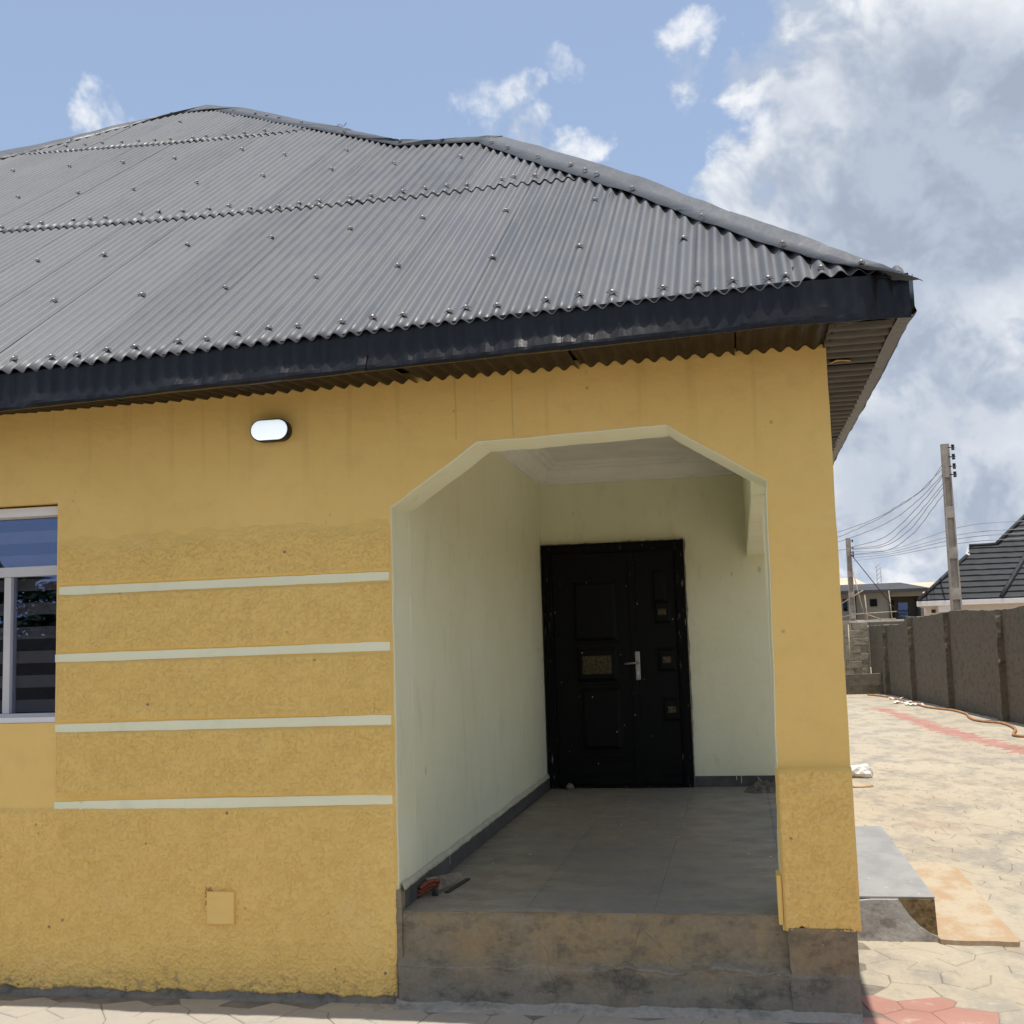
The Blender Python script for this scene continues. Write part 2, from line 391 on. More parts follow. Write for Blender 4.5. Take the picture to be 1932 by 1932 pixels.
def f_red(nt, b):
    p = nt.pos(); n = nt.noise(p, 7, 6, .7); n2 = nt.noise(p, 2, 4, .6)
    c = nt.mix(nt.mapr(n2, .3, .7), (.36, .185, .145), (.42, .235, .185))
    c = nt.mix(nt.math('MULTIPLY', nt.mapr(n, .56, .72), .7), c, (.50, .40, .30))
    nt.put(b.inputs['Normal'], nt.bump(nt.noise(p, 30, 6, .7), .5, .012)); return c
M_red = material('stamped_concrete_red', f_red, .85, spec=.2)
def f_orange(nt, b):
    p = nt.pos(); n = nt.noise(nt.scale(p, (1, .5, 1)), 4.5, 6, .7)
    c = nt.mix(nt.mapr(n, .40, .60), (.42, .295, .18), (.47, .395, .285))
    nt.put(b.inputs['Normal'], nt.bump(nt.noise(p, 24, 6, .7), .6, .015)); return c
M_orange = material('orange_tinted_slab', f_orange, .85, spec=.2)
M_joint = simple('joint_dirt', (.21, .18, .14), .95, .25, 9)
M_earth = simple('sandy_earth', (.34, .26, .17), .95, .25, .3)
M_hose = simple('orange_hose', (.42, .21, .09), .55, .25, 12)
M_scrap = simple('white_plastic_scrap', (.70, .68, .63), .6, .12, 30)
M_rag = simple('grey_brown_rag', (.13, .11, .09), .95, .4, 20, .006, 60)
M_stone = simple('brown_stone', (.20, .165, .12), .95, .3, 30, .01, 40)
M_sawblade = simple('worn_saw_steel', (.20, .16, .12), .45, .4, 14, metallic=.6)
M_sawred = simple('red_saw_handle', (.17, .042, .02), .5, .3, 60)
M_iron = simple('dark_iron', (.03, .028, .024), .6, .3, 30)
M_pole = simple('concrete_pole', (.33, .30, .255), .9, .2, 3, .01, 30)
M_wire = simple('grey_cable', (.30, .30, .31), .6, .1, 3)
M_ntile = simple('black_roof_tile', (.024, .026, .028), .65, .3, 2.5)
M_nwall = simple('white_house_wall', (.62, .575, .53), .85, .05, 1)
M_fwall = simple('bare_rendered_wall', (.205, .20, .17), .92, .12, .5)
M_froof = simple('dark_far_roof', (.055, .055, .058), .7, .2, .5)
M_tan = simple('tan_far_roof', (.56, .45, .33), .85, .1, .2)
M_wood = simple('bamboo_pole', (.36, .30, .22), .85, .25, 3)
M_leaf = simple('banana_leaf', (.045, .085, .022), .55, .35, 2)
M_trunk = simple('plant_stem', (.16, .13, .07), .9, .3, 5)

# ================================================================ SETTING
g = obj('ground', [(-600, -600, -.03), (900, -600, -.03), (900, 1500, -.03), (-600, 1500, -.03)], [(0, 1, 2, 3)], M_earth); tag(g, kind='structure')
pv = obj('pavement', [(-14, -19, -.0045), (6.6, -19, -.0045), (6.6, 0, -.0045), (4.95, 9, -.0045), (3.25, 31, -.0045), (-14, 31, -.0045)], [(0, 1, 2, 3, 4, 5)], M_joint); tag(pv, kind='structure')
# irregular stamped stones: a jittered hexagon net
HX, HY = .235, .205
def hexpt(i, j, k):
    """shared corner k of hexagon (i,j); all corners are addressed on a fine lattice so neighbours agree"""
    cx = (i + (.5 if j % 2 else 0))*HX; cy = j*HY
    ox = (0, .5, .5, 0, -.5, -.5)[k]*HX; oy = (2/3, 1/3, -1/3, -2/3, -1/3, 1/3)[k]*HY
    x, y = cx+ox, cy+oy
    q = (round(x/HX*2), round(y/HY*3)); h = random.Random(q[0]*7919 + q[1]*104729)
    return (x + h.uniform(-.055, .055), y + h.uniform(-.05, .05))
def in_poly(x, y, P):
    c = False
    for (x1, y1), (x2, y2) in zip(P, P[1:]+P[:1]):
        if (y1 > y) != (y2 > y) and x < (x2-x1)*(y-y1)/(y2-y1)+x1: c = not c
    return c
RED1 = [(.02, .34), (.24, .27), (.50, .16), (.57, -.03), (.72, -.7), (-.1, -1.2), (-.2, .2)]
RED2 = [(2.42, 22.0), (2.72, 22.0), (3.03, 16.5), (3.30, 13.6), (3.75, 9.5), (3.35, 9.5), (2.94, 13.6), (2.70, 15.6)]
stones = []
for j in range(-30, 160):
    for i in range(-26, 26):
        P = [hexpt(i, j, k) for k in range(6)]
        cx = sum(p[0] for p in P)/6; cy = sum(p[1] for p in P)/6
        if cy > 0 and (cx < .06 or cx > 4.98-.076*max(cy-9, 0)+(9-min(cy, 9))*.17): continue
        if -.02 < cy <= 0 and cx < .04: continue
        if cy < -4.5 or cx < -5.6 or cx > 5 or cy > 31: continue
        if cy > .0 and cx < .12 and cy < 4: P = [(max(p[0], .015), p[1]) for p in P]
        if cx < .1 and cy <= .02: P = [(p[0], min(p[1], -.012)) for p in P]
        dx, dy = cx-CAM.x, cy-CAM.y
        v = Vector((cx, cy, 0))-CAM; de = v.dot(fw)
        if de < .2: vis = False
        else:
            px = 966+2214*v.dot(rt)/de; py = 966-2214*v.dot(up)/de
            vis = -90 < px < 2020 and py < 2010
        stones.append((not vis, de if de > .2 else 99, P, cx, cy))
stones.sort(key=lambda s_: (s_[0], s_[1]))
def stone_geo(P, cx, cy):
    n = len(P); h = random.Random(int(cx*977+cy*3571)); dz = h.uniform(-.0025, .0025)
    def inset(t): return [((x-cx)*(1-t/max(.05, math.hypot(x-cx, y-cy)))+cx, (y-cy)*(1-t/max(.05, math.hypot(x-cx, y-cy)))+cy) for x, y in P]
    V = []
    for t, z in ((.0015, -.007), (.0022, -.003), (.009, .0005+dz*.7)): V += [(x, y, z) for x, y in inset(t)]
    F = [[r*n+k, r*n+(k+1) % n, (r+1)*n+(k+1) % n, (r+1)*n+k] for r in (0, 1) for k in range(n)]
    F.append([2*n+k for k in range(n)])
    # keep faces pointing up whatever the winding
    a = sum(P[k][0]*P[(k+1) % n][1]-P[(k+1) % n][0]*P[k][1] for k in range(n))
    if a < 0: F = [f[::-1] for f in F]
    return V, F
rest = {0: ([], []), 1: ([], [])}
for q, (inv, de, P, cx, cy) in enumerate(stones):
    red = in_poly(cx, cy, RED1) or in_poly(cx, cy, RED2)
    V, F = stone_geo(P, cx, cy)
    if q < 300:
        o = obj('paving_stone', [(x-cx, y-cy, z) for x, y, z in V], F, M_red if red else M_pave, pv); o.location = (cx, cy, 0)
    else:
        RV, RF = rest[int(red)]; b0 = len(RV); RV += V; RF += [[i+b0 for i in f] for f in F]
for k, nm in ((0, 'cream_paving_stones'), (1, 'red_paving_stones')):
    if rest[k][0]: tag(obj(nm, rest[k][0], rest[k][1], (M_pave, M_red)[k], pv), kind='stuff')

# ================================================================ HOUSE
house = empty('house', (-2, 2, 0))
house.matrix_world  # parts are parented below with world coordinates kept
class _H: pass
def adopt(o, parent):
    o.parent = parent; o.matrix_parent_inverse = parent.matrix_world.inverted(); return o
def H(o): return adopt(o, house)

# ---- front wall with the chamfered arch and the window opening
ZT = 3.02
XL = -10.0
WX0, WX1, WZ0, WZ1 = -4.55, -3.89, 1.335, 2.47
def wob(P, amp=.004, step=.06):
    out = []
    for a, b in zip(P, P[1:]):
        n = max(1, int(math.hypot(b[0]-a[0], b[1]-a[1])/step))
        for k in range(n):
            t = k/n; x = a[0]+(b[0]-a[0])*t; z = a[1]+(b[1]-a[1])*t
            nx, nzv = -(b[1]-a[1]), (b[0]-a[0]); l = math.hypot(nx, nzv)
            w_ = amp*nz(x*9+z*7, 3.3) if k else amp*.5
            out.append((x+nx/l*w_, z+nzv/l*w_))
    out.append(P[-1]); return out
ARCH = wob([(-2.082, .40), (-2.086, 2.352), (-1.64, 2.652), (-.722, 2.676), (-.268, 2.386), (-.302, .36)], .005)
bm = bmesh.new()
prism(bm, [(XL, .0), (WX0, .0), (WX0, ZT), (XL, ZT)], 0, .23)
prism(bm, [(WX0, 0), (WX1, 0), (WX1, WZ0), (WX0, WZ0)], 0, .23)
prism(bm, [(WX0, WZ1), (WX1, WZ1), (WX1, ZT), (WX0, ZT)], 0, .23)
i1 = next(i for i, p in enumerate(ARCH) if p[1] > 2.34)
prism(bm, [(WX1, 0), (-2.082, 0)] + ARCH[:i1+1] + [(ARCH[i1][0], ZT), (WX1, ZT)], 0, .30)
i2 = max(i for i, p in enumerate(ARCH) if p[1] > 2.38)
A1, A2 = ARCH[i1], ARCH[i2]
prism(bm, [(A1[0], ZT)] + ARCH[i1:i2+1] + [(A2[0], ZT)], 0, .30)
cr_ = wob([(.031, .36), (.030, 1.07), (.034, ZT)], .004, .1)
prism(bm, [(A2[0], ZT)] + ARCH[i2:] + cr_, 0, .30)
# side beam of the porch, back wall and body of the house
bx(bm, -.33, .032, .301, 4.699, 2.36, 3.4)
bx(bm, -2.40, .03, 4.70, 4.93, 0, 3.4)
bx(bm, -.21, .03, 4.931, 11.0, 0, 3.0)
bx(bm, XL, XL+.22, .231, 11.0, 0, 3.0)
bx(bm, XL+.221, -.211, 10.8, 11.0, 0, 3.0)
wall = H(obj_bm('wall', bm, M_yel))

# ---- pale painted inside of the porch: arch reveal, left wall, back wall, beam
bm = bmesh.new()
fr = [bm.verts.new((p[0], .002, p[1])) for p in ARCH]
def shrink(P, t):
    out = []
    for i, p in enumerate(P):
        a = P[max(i-1, 0)]; b = P[min(i+1, len(P)-1)]; dx, dz = b[0]-a[0], b[1]-a[1]; l = math.hypot(dx, dz) or 1
        out.append((p[0]+dz/l*t, p[1]-dx/l*t))
    return out
AI = shrink(ARCH, .005)
ring = []
for yy, pl in ((-.001, ARCH), (-.0015, shrink(ARCH, .002)), (.006, AI), (.31, AI)):
    ring.append([bm.verts.new((p[0], yy + .0012*nz(p[0]*20+p[1]*15, 9), p[1])) for p in pl])
for a, b in zip(ring, ring[1:]):
    for k in range(len(ARCH)-1): bm.faces.new((a[k], a[k+1], b[k+1], b[k]))
for v in fr: bm.verts.remove(v)
H(obj_bm('arch_reveal', bm, M_pale))
box_l = bmesh.new()
n_ = 24
pts = [(-2.080 + .004*nz(k*.7, 1.1) - .035*k/n_, .305 + (4.70-.305)*k/n_) for k in range(n_+1)]
A_ = [box_l.verts.new((x, y, .42)) for x, y in pts]; B_ = [box_l.verts.new((x, y, 3.3)) for x, y in pts]
for k in range(n_): box_l.faces.new((A_[k], A_[k+1], B_[k+1], B_[k]))
C_ = [box_l.verts.new((-2.3, y, .42)) for x, y in pts]; D_ = [box_l.verts.new((-2.3, y, 3.3)) for x, y in pts]
for k in range(n_): box_l.faces.new((C_[k], D_[k], D_[k+1], C_[k+1])); box_l.faces.new((B_[k], B_[k+1], D_[k+1], D_[k]))
box_l.faces.new((A_[0], B_[0], D_[0], C_[0]))
H(obj_bm('porch_side_wall', box_l, M_pale))
bm = bmesh.new(); bx(bm, -2.13, -.335, 4.690, 4.697, .42, 3.25); bx(bm, -.335, .028, 4.690, 4.697, .0, 2.36)
H(obj_bm('porch_back_wall', bm, M_pale))
bm = bmesh.new(); bx(bm, -.337, -.331, .302, 4.689, 2.356, 3.25); bx(bm, -.331, .029, .302, 4.689, 2.354, 2.359)
bx(bm, -.337, .028, .2975, .3006, 2.354, 3.25)
bx(bm, -.29, .028, .301, .318, .42, 2.352)
H(obj_bm('porch_beam_face', bm, M_pale))

# ---- porch ceiling and cornice
cl = H(box('porch_ceiling', -2.2, -.25, .31, 4.70, 3.235, 3.26, M_ceil))
bm = bmesh.new()
prof = [(0, 3.06), (.022, 3.062), (.022, 3.085), (.05, 3.092), (.085, 3.12), (.105, 3.155), (.11, 3.175), (.15, 3.178), (.152, 3.20), (.19, 3.204), (.195, 3.235)]
def cornice(bm, fn, n):
    rows = [[bm.verts.new(fn(a, t)) for a in prof] for t in range(n+1)]
    for a, b in zip(rows, rows[1:]):
        for k in range(len(prof)-1): f = bm.faces.new((a[k], b[k], b[k+1], a[k+1]))
cornice(bm, lambda a, t: (-2.118+a[0]+.03*(1-t), .31+(4.69-.31-a[0])*t, a[1]), 1)
cornice(bm, lambda a, t: (-2.118+a[0]+(1.782-2*a[0])*t, 4.688-a[0], a[1]), 1)
cornice(bm, lambda a, t: (-.338-a[0], .31+(4.69-.31-a[0])*t, a[1]), 1)
adopt(obj_bm('cornice', bm, M_ceil), cl)

# ---- rough render panels (real relief) and pale bands
def relief_panel(name, x0, x1, z0, z1, parent, amp=.0092, res=.0040, y=-.003, thick=.008, rag_bot=0.0, fade_top=0.0, mat=M_yelr, edge=.0035):
    nx = int((x1-x0)/res); nzz = int((z1-z0)/res)
    X, T = np.meshgrid(np.linspace(x0, x1, nx+1), np.linspace(0, 1, nzz+1))
    zb = z0 + rag_bot*(fbmn(X*14+3, X*0+.7, 4)-.35) ; zt = z1 + .004*(fbmn(X*7, X*0+4.2, 3)-.5)
    Z = zb + (zt-zb)*T
    n1 = fbmn(X*30+9.1, Z*34+3.7, 4, .62); n2 = fbmn(X*11, Z*13, 3); n3 = fbmn(X*95+2, Z*95, 3, .6)
    cv = np.exp(-((n1-.5)/.038)**2)*np.clip((n2-.25)*4, 0.2, 1) + .75*np.exp(-((n3-.36)/.07)**2)
    h = .62 + .5*(n1-.5) + .35*(n3-.5) - .60*np.clip(cv, 0, 1.1)
    dist = np.minimum(np.minimum(X-x0, x1-X), np.minimum(Z-zb, (zt-Z) if not fade_top else (Z*0+1)))
    k = np.clip(dist/.014, 0, 1)
    if fade_top: k = k*np.clip((zt-Z)/fade_top + .7*(fbmn(X*11, Z*11, 3)-.5), 0, 1)
    Y = .002 - (thick*.55 - y + .002 + amp*h)*k
    V = np.stack([X, Y, Z], -1).reshape(-1, 3)
    idx = np.arange((nx+1)*(nzz+1)).reshape(nzz+1, nx+1)
    q = np.stack([idx[:-1, :-1], idx[:-1, 1:], idx[1:, 1:], idx[1:, :-1]], -1).reshape(-1, 4)
    me = bpy.data.meshes.new(name); me.vertices.add(len(V)); me.vertices.foreach_set('co', V.ravel())
    me.loops.add(q.size); me.loops.foreach_set('vertex_index', q.ravel())
    me.polygons.add(len(q)); me.polygons.foreach_set('loop_start', np.arange(0, q.size, 4)); me.polygons.foreach_set('loop_total', np.full(len(q), 4))
    me.polygons.foreach_set('use_smooth', np.ones(len(q), bool)); me.materials.append(mat); me.update(calc_edges=True); me.validate()
    o = bpy.data.objects.new(name, me); COL.objects.link(o); return adopt(o, parent)
BANDS = [((-3.872, 2.027, 1.986), (-2.098, 2.036, 1.992)), ((-3.891, 1.681, 1.641), (-2.100, 1.695, 1.651)), ((-3.886, 1.326, 1.286), (-2.100, 1.343, 1.295)), ((-3.886, .938, .893), (-2.102, .966, .919))]
for a, b in BANDS:
    bm = bmesh.new(); P = wob([(a[0], a[2]), (b[0], b[2])], .0035, .09) + wob([(b[0], b[1]), (a[0], a[1])], .0035, .09)
    prism(bm, P, -.0055, .004); H(obj_bm('painted_band', bm, M_pale))
zs = [(2.305, 2.034), (1.989, 1.690), (1.646, 1.338), (1.291, .957)]
for k, (t_, b_) in enumerate(zs):
    relief_panel('rough_render_panel', -3.885, -2.088, b_-.002, t_, house, fade_top=.10 if k == 0 else 0)
relief_panel('rough_render_panel', -4.75, -2.085, .018, .912, house, rag_bot=.05)
relief_panel('rough_render_panel', XL, -4.75, .018, .905, house, res=.02, rag_bot=.05)
bm = bmesh.new(); rows = []
for i in range(181):
    x = XL + (-2.083-XL)*i/180
    rows.append([bm.verts.new(p) for p in ((x, -.022+.006*nz(x*6, 2), -.012), (x, -.011+.003*nz(x*11, 4), .012+.010*nz(x*9, 3)), (x, -.0035, .036+.014*nz(x*7, 1)), (x, .003, .045))])
for a, b in zip(rows, rows[1:]):
    for k in range(3): bm.faces.new((a[k], b[k], b[k+1], a[k+1]))
H(obj_bm('bare_cement_foot', bm, M_plinth))
relief_panel('rough_render_panel', -.303, .033, .350, 1.072, house, rag_bot=.06, thick=.075)
H(box('yellow_plinth_return', -.322, -.300, -.020, .12, .385, .60, M_yel, bev=.006))

# ---- small cover plate
bm = bmesh.new(); bx(bm, -3.045, -2.903, -.034, .0, .355, .508, .005)
cp = H(obj_bm('cover_plate', bm, M_yel))
bm = bmesh.new(); bx(bm, -3.062, -3.040, -.012, -.004, .44, .522, .003); bx(bm, -3.062, -3.02, -.0125, -.004, .505, .525, .003)
adopt(obj_bm('chipped_plaster_edge', bm, simple('dark_yellow_render', (.33, .20, .06), .9, .3, 20)), cp)  # darker yellow-brown strips at the plate's upper left corner

# ---- porch floor: plinth, tiles, skirting
bm = bmesh.new()
nx = 260; rows = []
prof = [(.0, .424), (.006, .416), (.004, .40), (.006, .30), (.008, .225), (.000, .205), (-.044, .188), (-.054, .172), (-.046, .15), (-.040, .10), (-.040, .03), (-.044, .008), (-.046, -.012)]
for i in range(nx+1):
    x = -2.076 + (2.076+.012)*i/nx
    row = []
    for k, (py, pz) in enumerate(prof):
        w1 = nz(x*6+k*1.3, k*.9) + .8*nz(x*19+k*2.3, k*1.9); ridge = .030*nz(x*5, 7.7) if 3 < k < 8 else 0
        row.append(bm.verts.new((x, py + .004*w1 + (.006*nz(x*17, k) if k in (5, 6, 7, 8) else 0), pz + ridge + (.002*nz(x*8, 2) if k < 2 else 0))))
    rows.append(row)
for a, b in zip(rows, rows[1:]):
    for k in range(len(prof)-1): f = bm.faces.new((a[k], a[k+1], b[k+1], b[k])); f.smooth = True
E_ = [bm.verts.new((.012, .30, pz)) for py, pz in prof]
for k in range(len(prof)-1): bm.faces.new((rows[-1][k], rows[-1][k+1], E_[k+1], E_[k]))
pl = H(obj_bm('plinth', bm, M_plinth))
bm = bmesh.new(); rows = []
for i in range(140):
    x = -2.09 + 2.10*i/139; w1 = nz(x*7, 1); w2 = nz(x*13, 5)
    rows.append([bm.verts.new(p) for p in ((x, -.036, .030+.012*w2), (x, -.052+.006*w1, .022+.006*w2), (x, -.076+.014*w1, .013), (x, -.098+.018*nz(x*5, 9)+.01*w2, .003), (x, -.112+.018*nz(x*5, 9), -.012))])
for a, b in zip(rows, rows[1:]):
    for k in range(4): f = bm.faces.new((a[k], a[k+1], b[k+1], b[k])); f.smooth = True
adopt(obj_bm('cement_fillet', bm, material('fillet_cement', f_cement((.31, .29, .255), (.34, .30, .25), (.17, .155, .13)), .95, spec=.1)), pl)
M_ridge = material('crumbly_mortar', f_cement((.225, .20, .155), (.26, .215, .155), (.13, .115, .088)), .95, spec=.1)
bm = bmesh.new(); rows = []
for i in range(230):
    x = -2.066 + 1.78*i/229; hgt = .006+.014*max(-.7, nz(x*7, 4)+.4*nz(x*27, 2)); zc = .186+.030*nz(x*5, 7.7)*.9+.006*nz(x*23, 1); jy = .010*nz(x*15, 8)
    rows.append([bm.verts.new(p) for p in ((x, .008, zc+hgt+.008), (x, -.022+jy, zc+hgt), (x, -.050+jy, zc+hgt*.3), (x, -.058+jy, zc-.006), (x, -.040, zc-.016-hgt*.5))])
for a, b in zip(rows, rows[1:]):
    for k in range(4): f = bm.faces.new((a[k], a[k+1], b[k+1], b[k])); f.smooth = True
adopt(obj_bm('mortar_ridge', bm, M_ridge), pl)
bm = bmesh.new(); rows = []
for i in range(40):
    z = -.012 + .392*i/39
    rows.append([bm.verts.new(p) for p in ((-.287+.008*nz(z*18, 3), .01, z), (-.283+.008*nz(z*18, 3), -.048+.006*nz(z*9, 2), z), (-.14, -.050+.006*nz(z*11, 7), z), (.010, -.048+.006*nz(z*12, 4), z), (.014, .0, z), (.014, .29, z))])
for a, b in zip(rows, rows[1:]):
    for k in range(5): bm.faces.new((a[k], a[k+1], b[k+1], b[k]))
bm.faces.new(rows[-1])
adopt(obj_bm('column_pier', bm, M_plinth), pl)
adopt(box('floor_slab', -2.3, .01, .01, 4.70, 0, .4135, M_plinth), pl)
M_smear = simple('tan_cement_smear', (.27, .235, .175), .9, .2, 12)
# cement smears left on the tile edge
for x0, x1, dd in ((-1.66, -1.23, .052), (-.66, -.42, .045)):
    bm = bmesh.new(); n_ = 14; top = []; bot = []
    for k in range(n_+1):
        t = k/n_; top.append(bm.verts.new((x0+(x1-x0)*t, .008+dd*math.sin(math.pi*t)**.7, .4262))); bot.append(bm.verts.new((x0+(x1-x0)*t, -.001, .4225)))
    for k in range(n_): bm.faces.new((bot[k], bot[k+1], top[k+1], top[k]))
    adopt(obj_bm('cement_smear', bm, M_smear), pl)
fl = H(empty('porch_floor', (-1, 2.3, .42))); 
xs = [-2.08, -1.48, -.878, -.276, .012]; ys = [.004, .56, 1.163, 1.766, 2.369, 2.972, 3.575, 4.178, 4.69]
for i in range(4):
    for j in range(8):
        bm = bmesh.new(); dz = rng.uniform(-.0008, .0008)
        bx(bm, xs[i]+.0010, xs[i+1]-.0010, ys[j]+.0010, ys[j+1]-.0010, .414, .4235+dz, .0012)
        adopt(obj_bm('floor_tile', bm, M_tile), fl)
adopt(box('tile_bed', -2.08, .011, .006, 4.69, .4138, .4205, M_joint), fl)
sk = H(empty('skirting', (-2.07, 2.3, .42)))
yy = .05; k = 0
while yy < 4.66:
    y1 = min(yy + .60, 4.685); x = -2.074 - .035*(yy-.3)/4.4
    bm = bmesh.new(); bx(bm, x-.002, x+.010+rng.uniform(0, .002), yy+.001, y1-.001, .4245, .512+rng.uniform(-.003, .003), .001)
    adopt(obj_bm('skirting_tile', bm, M_skirt), sk); yy = y1
for x0, x1 in ((-.868, -.50), (-.498, -.02)):
    bm = bmesh.new(); bx(bm, x0, x1, 4.678, 4.690, .4245, .510, .001); adopt(obj_bm('skirting_tile', bm, M_skirt), sk)
# uneven plaster lip above the skirting, with drips
bm = bmesh.new(); n_ = 80; R_ = []
for i in range(n_+1):
    y = .012 + 4.66*i/n_; x = -2.074 - .035*(y-.3)/4.4
    zl = .509 + .006*nz(y*13, 2); zu = .545 + .01*nz(y*5, 6)
    R_.append([bm.verts.new(p) for p in ((x+.004, y, zl), (x+.014+.004*nz(y*9, 1), y, zl+.004), (x+.010, y, (zl+zu)/2), (x+.002, y, zu))])
for a, b in zip(R_, R_[1:]):
    for k in range(3): f = bm.faces.new((a[k], b[k], b[k+1], a[k+1])); f.smooth = True
M_lip = simple('cream_plaster_lip', (.55, .50, .37), .85, .12, 20, .004, 40)
adopt(obj_bm('plaster_lip', bm, M_lip), sk)
for y, l in ((.40, .03), (.47, .07), (.62, .02), (.95, .05), (1.25, .035), (1.6, .06), (2.2, .03), (2.9, .05)):
    x = -2.074 - .035*(y-.3)/4.4; adopt(box('plaster_drip', x+.0105, x+.0135, y-.004, y+.004, .512-l, .512, M_lip, bev=.001), sk)
for x, l in ((-.515, .035), (-.475, .06)): adopt(box('plaster_drip', x-.004, x+.004, 4.6745, 4.6785, .51-l, .511, M_lip, bev=.001), sk)
# bare cement jamb foot at the left of the opening
bm = bmesh.new(); n_ = 16; R_ = []
for i in range(n_+1):
    z = .02 + .50*i/n_
    R_.append([bm.verts.new(p) for p in ((-2.094+.006*nz(z*30, 1), -.006, z), (-2.066+.006*nz(z*24, 5), -.008+.003*nz(z*20, 3), z), (-2.064+.004*nz(z*24, 5), .05, z))])
for a, b in zip(R_, R_[1:]):
    for k in range(2): bm.faces.new((a[k], a[k+1], b[k+1], b[k]))
adopt(obj_bm('bare_cement_edge', bm, M_plinth), pl)

# ---- front door
DX = lambda c: -2.11 + (c-210)*.00137
DZ = lambda c: 2.515 - (c-215)*.00135
dr = H(empty('door', (-1.5, 4.68, .42)))
def D(o): return adopt(o, dr)
bm = bmesh.new()
for (x0, x1, z0, z1) in ((-2.105, -2.018, .424, 2.515), (-.955, -.868, .424, 2.515), (-2.018, -.955, 2.435, 2.513)):
    bx(bm, x0, x1, 4.625, 4.69, z0, z1, .008)
bx(bm, -2.08, -2.04, 4.612, 4.626, .43, 2.50, .004); bx(bm, -.935, -.895, 4.612, 4.626, .43, 2.50, .004); bx(bm, -2.04, -.935, 4.612, 4.626, 2.455, 2.495, .004)
D(obj_bm('door_frame', bm, M_dframe))
M_smear2 = simple('cement_smear_dark', (.20, .18, .135), .95, .4, 30, .006, 50)
for (pa, pb) in (((-2.108, .43), (-2.108, 2.52)), ((-2.11, 2.518), (-.864, 2.518)), ((-.864, 2.52), (-.864, .43))):
    bm = bmesh.new(); n = 70; rows = []
    for i in range(n+1):
        t = i/n; x = pa[0]+(pb[0]-pa[0])*t; z = pa[1]+(pb[1]-pa[1])*t; w_ = .008+.009*max(-.5, nz((x*3+z)*9, 3)+.5*nz((x+z)*31, 6)); q = 1 if pa[0] == pb[0] else 0
        rows.append([bm.verts.new((x+(-w_ if q else 0), 4.686, z+(0 if q else -w_))), bm.verts.new((x, 4.622+.004*nz(i*.7, 2), z)), bm.verts.new((x+(w_ if q else 0), 4.686, z+(0 if q else w_)))])
    for a, b in zip(rows, rows[1:]):
        for k in range(2): bm.faces.new((a[k], a[k+1], b[k+1], b[k]))
    D(obj_bm('cement_edge', bm, M_smear2))
D(box('door_sill', -2.018, -.955, 4.61, 4.69, .424, .444, M_dframe, bev=.003))
def raised(bm, x0, x1, z0, z1, y, dep=.016, m_=.03):
    bx(bm, x0, x1, y-.010, y+.002, z0, z1, .006)
    P0 = [(x0+m_*.5, z0+m_*.5), (x1-m_*.5, z0+m_*.5), (x1-m_*.5, z1-m_*.5), (x0+m_*.5, z1-m_*.5)]
    P1 = [(x0+m_*1.4, z0+m_*1.4), (x1-m_*1.4, z0+m_*1.4), (x1-m_*1.4, z1-m_*1.4), (x0+m_*1.4, z1-m_*1.4)]
    a = [bm.verts.new((p[0], y-.0105, p[1])) for p in P0]; b = [bm.verts.new((p[0], y-.012-dep, p[1])) for p in P1]
    for k in range(4): bm.faces.new((a[k], a[(k+1) % 4], b[(k+1) % 4], b[k]))
    bm.faces.new(b)
lf = D(box('main_leaf', -2.016, -1.345, 4.64, 4.685, .446, 2.433, M_door, bev=.003))
for (a, b, c, d_) in ((400, 690, 450, 850), (410, 690, 872, 1108), (430, 695, 1130, 1535)):
    bm = bmesh.new(); raised(bm, DX(a), DX(b), DZ(d_), DZ(c), 4.64); adopt(obj_bm('door_panel', bm, M_door), lf)
bm = bmesh.new()
for z in (1560, 1590, 1672): bx(bm, DX(345), DX(760), 4.628, 4.641, DZ(z+12), DZ(z), .004)
adopt(obj_bm('door_moulding', bm, M_door), lf)
bm = bmesh.new(); bx(bm, DX(457), DX(640), 4.598, 4.615, DZ(1050), DZ(935), .006)
for i in range(7):
    for j in range(4):
        x = DX(475)+i*.035; z = DZ(1035)+j*.036; bx(bm, x-.010, x+.010, 4.592, 4.599, z-.006, z+.008, .003)
adopt(obj_bm('brass_plaque', bm, M_gold), lf)
sl = D(box('side_leaf', -1.339, -.957, 4.642, 4.685, .446, 2.433, M_door, bev=.003))
D(box('meeting_strip', -1.352, -1.300, 4.626, 4.641, .446, 2.433, M_door, bev=.004))
for (cx_, cz_) in ((968, 670), (984, 972), (1003, 1283)):
    bm = bmesh.new(); raised(bm, DX(cx_-58), DX(cx_+58), DZ(cz_+75), DZ(cz_-75), 4.642, .008, .02); adopt(obj_bm('door_panel', bm, M_door), sl)
    bm = bmesh.new(); bx(bm, DX(cx_-24), DX(cx_+26), 4.612, 4.628, DZ(cz_+20), DZ(cz_-20), .004); adopt(obj_bm('brass_stud', bm, M_gold), sl)
bm = bmesh.new(); raised(bm, DX(910), DX(1005), DZ(610), DZ(400), 4.642, .008, .02); adopt(obj_bm('door_panel', bm, M_door), sl)
bm = bmesh.new(); bx(bm, DX(930), DX(1080), 4.630, 4.643, DZ(1685), DZ(1670), .004); adopt(obj_bm('door_moulding', bm, M_door), sl)
hd = adopt(obj_bm('handle_plate', (lambda b: (bx(b, DX(789), DX(819), 4.608, 4.628, DZ(1094), DZ(914), .006), b)[1])(bmesh.new()), M_steel), lf)
bm = bmesh.new(); tube(bm, [(DX(803), 4.62, DZ(985)), (DX(803), 4.575, DZ(985)), (DX(795), 4.565, DZ(985)), (DX(725), 4.565, DZ(992))], .010, 8)
adopt(obj_bm('lever_handle', bm, M_steel), lf)
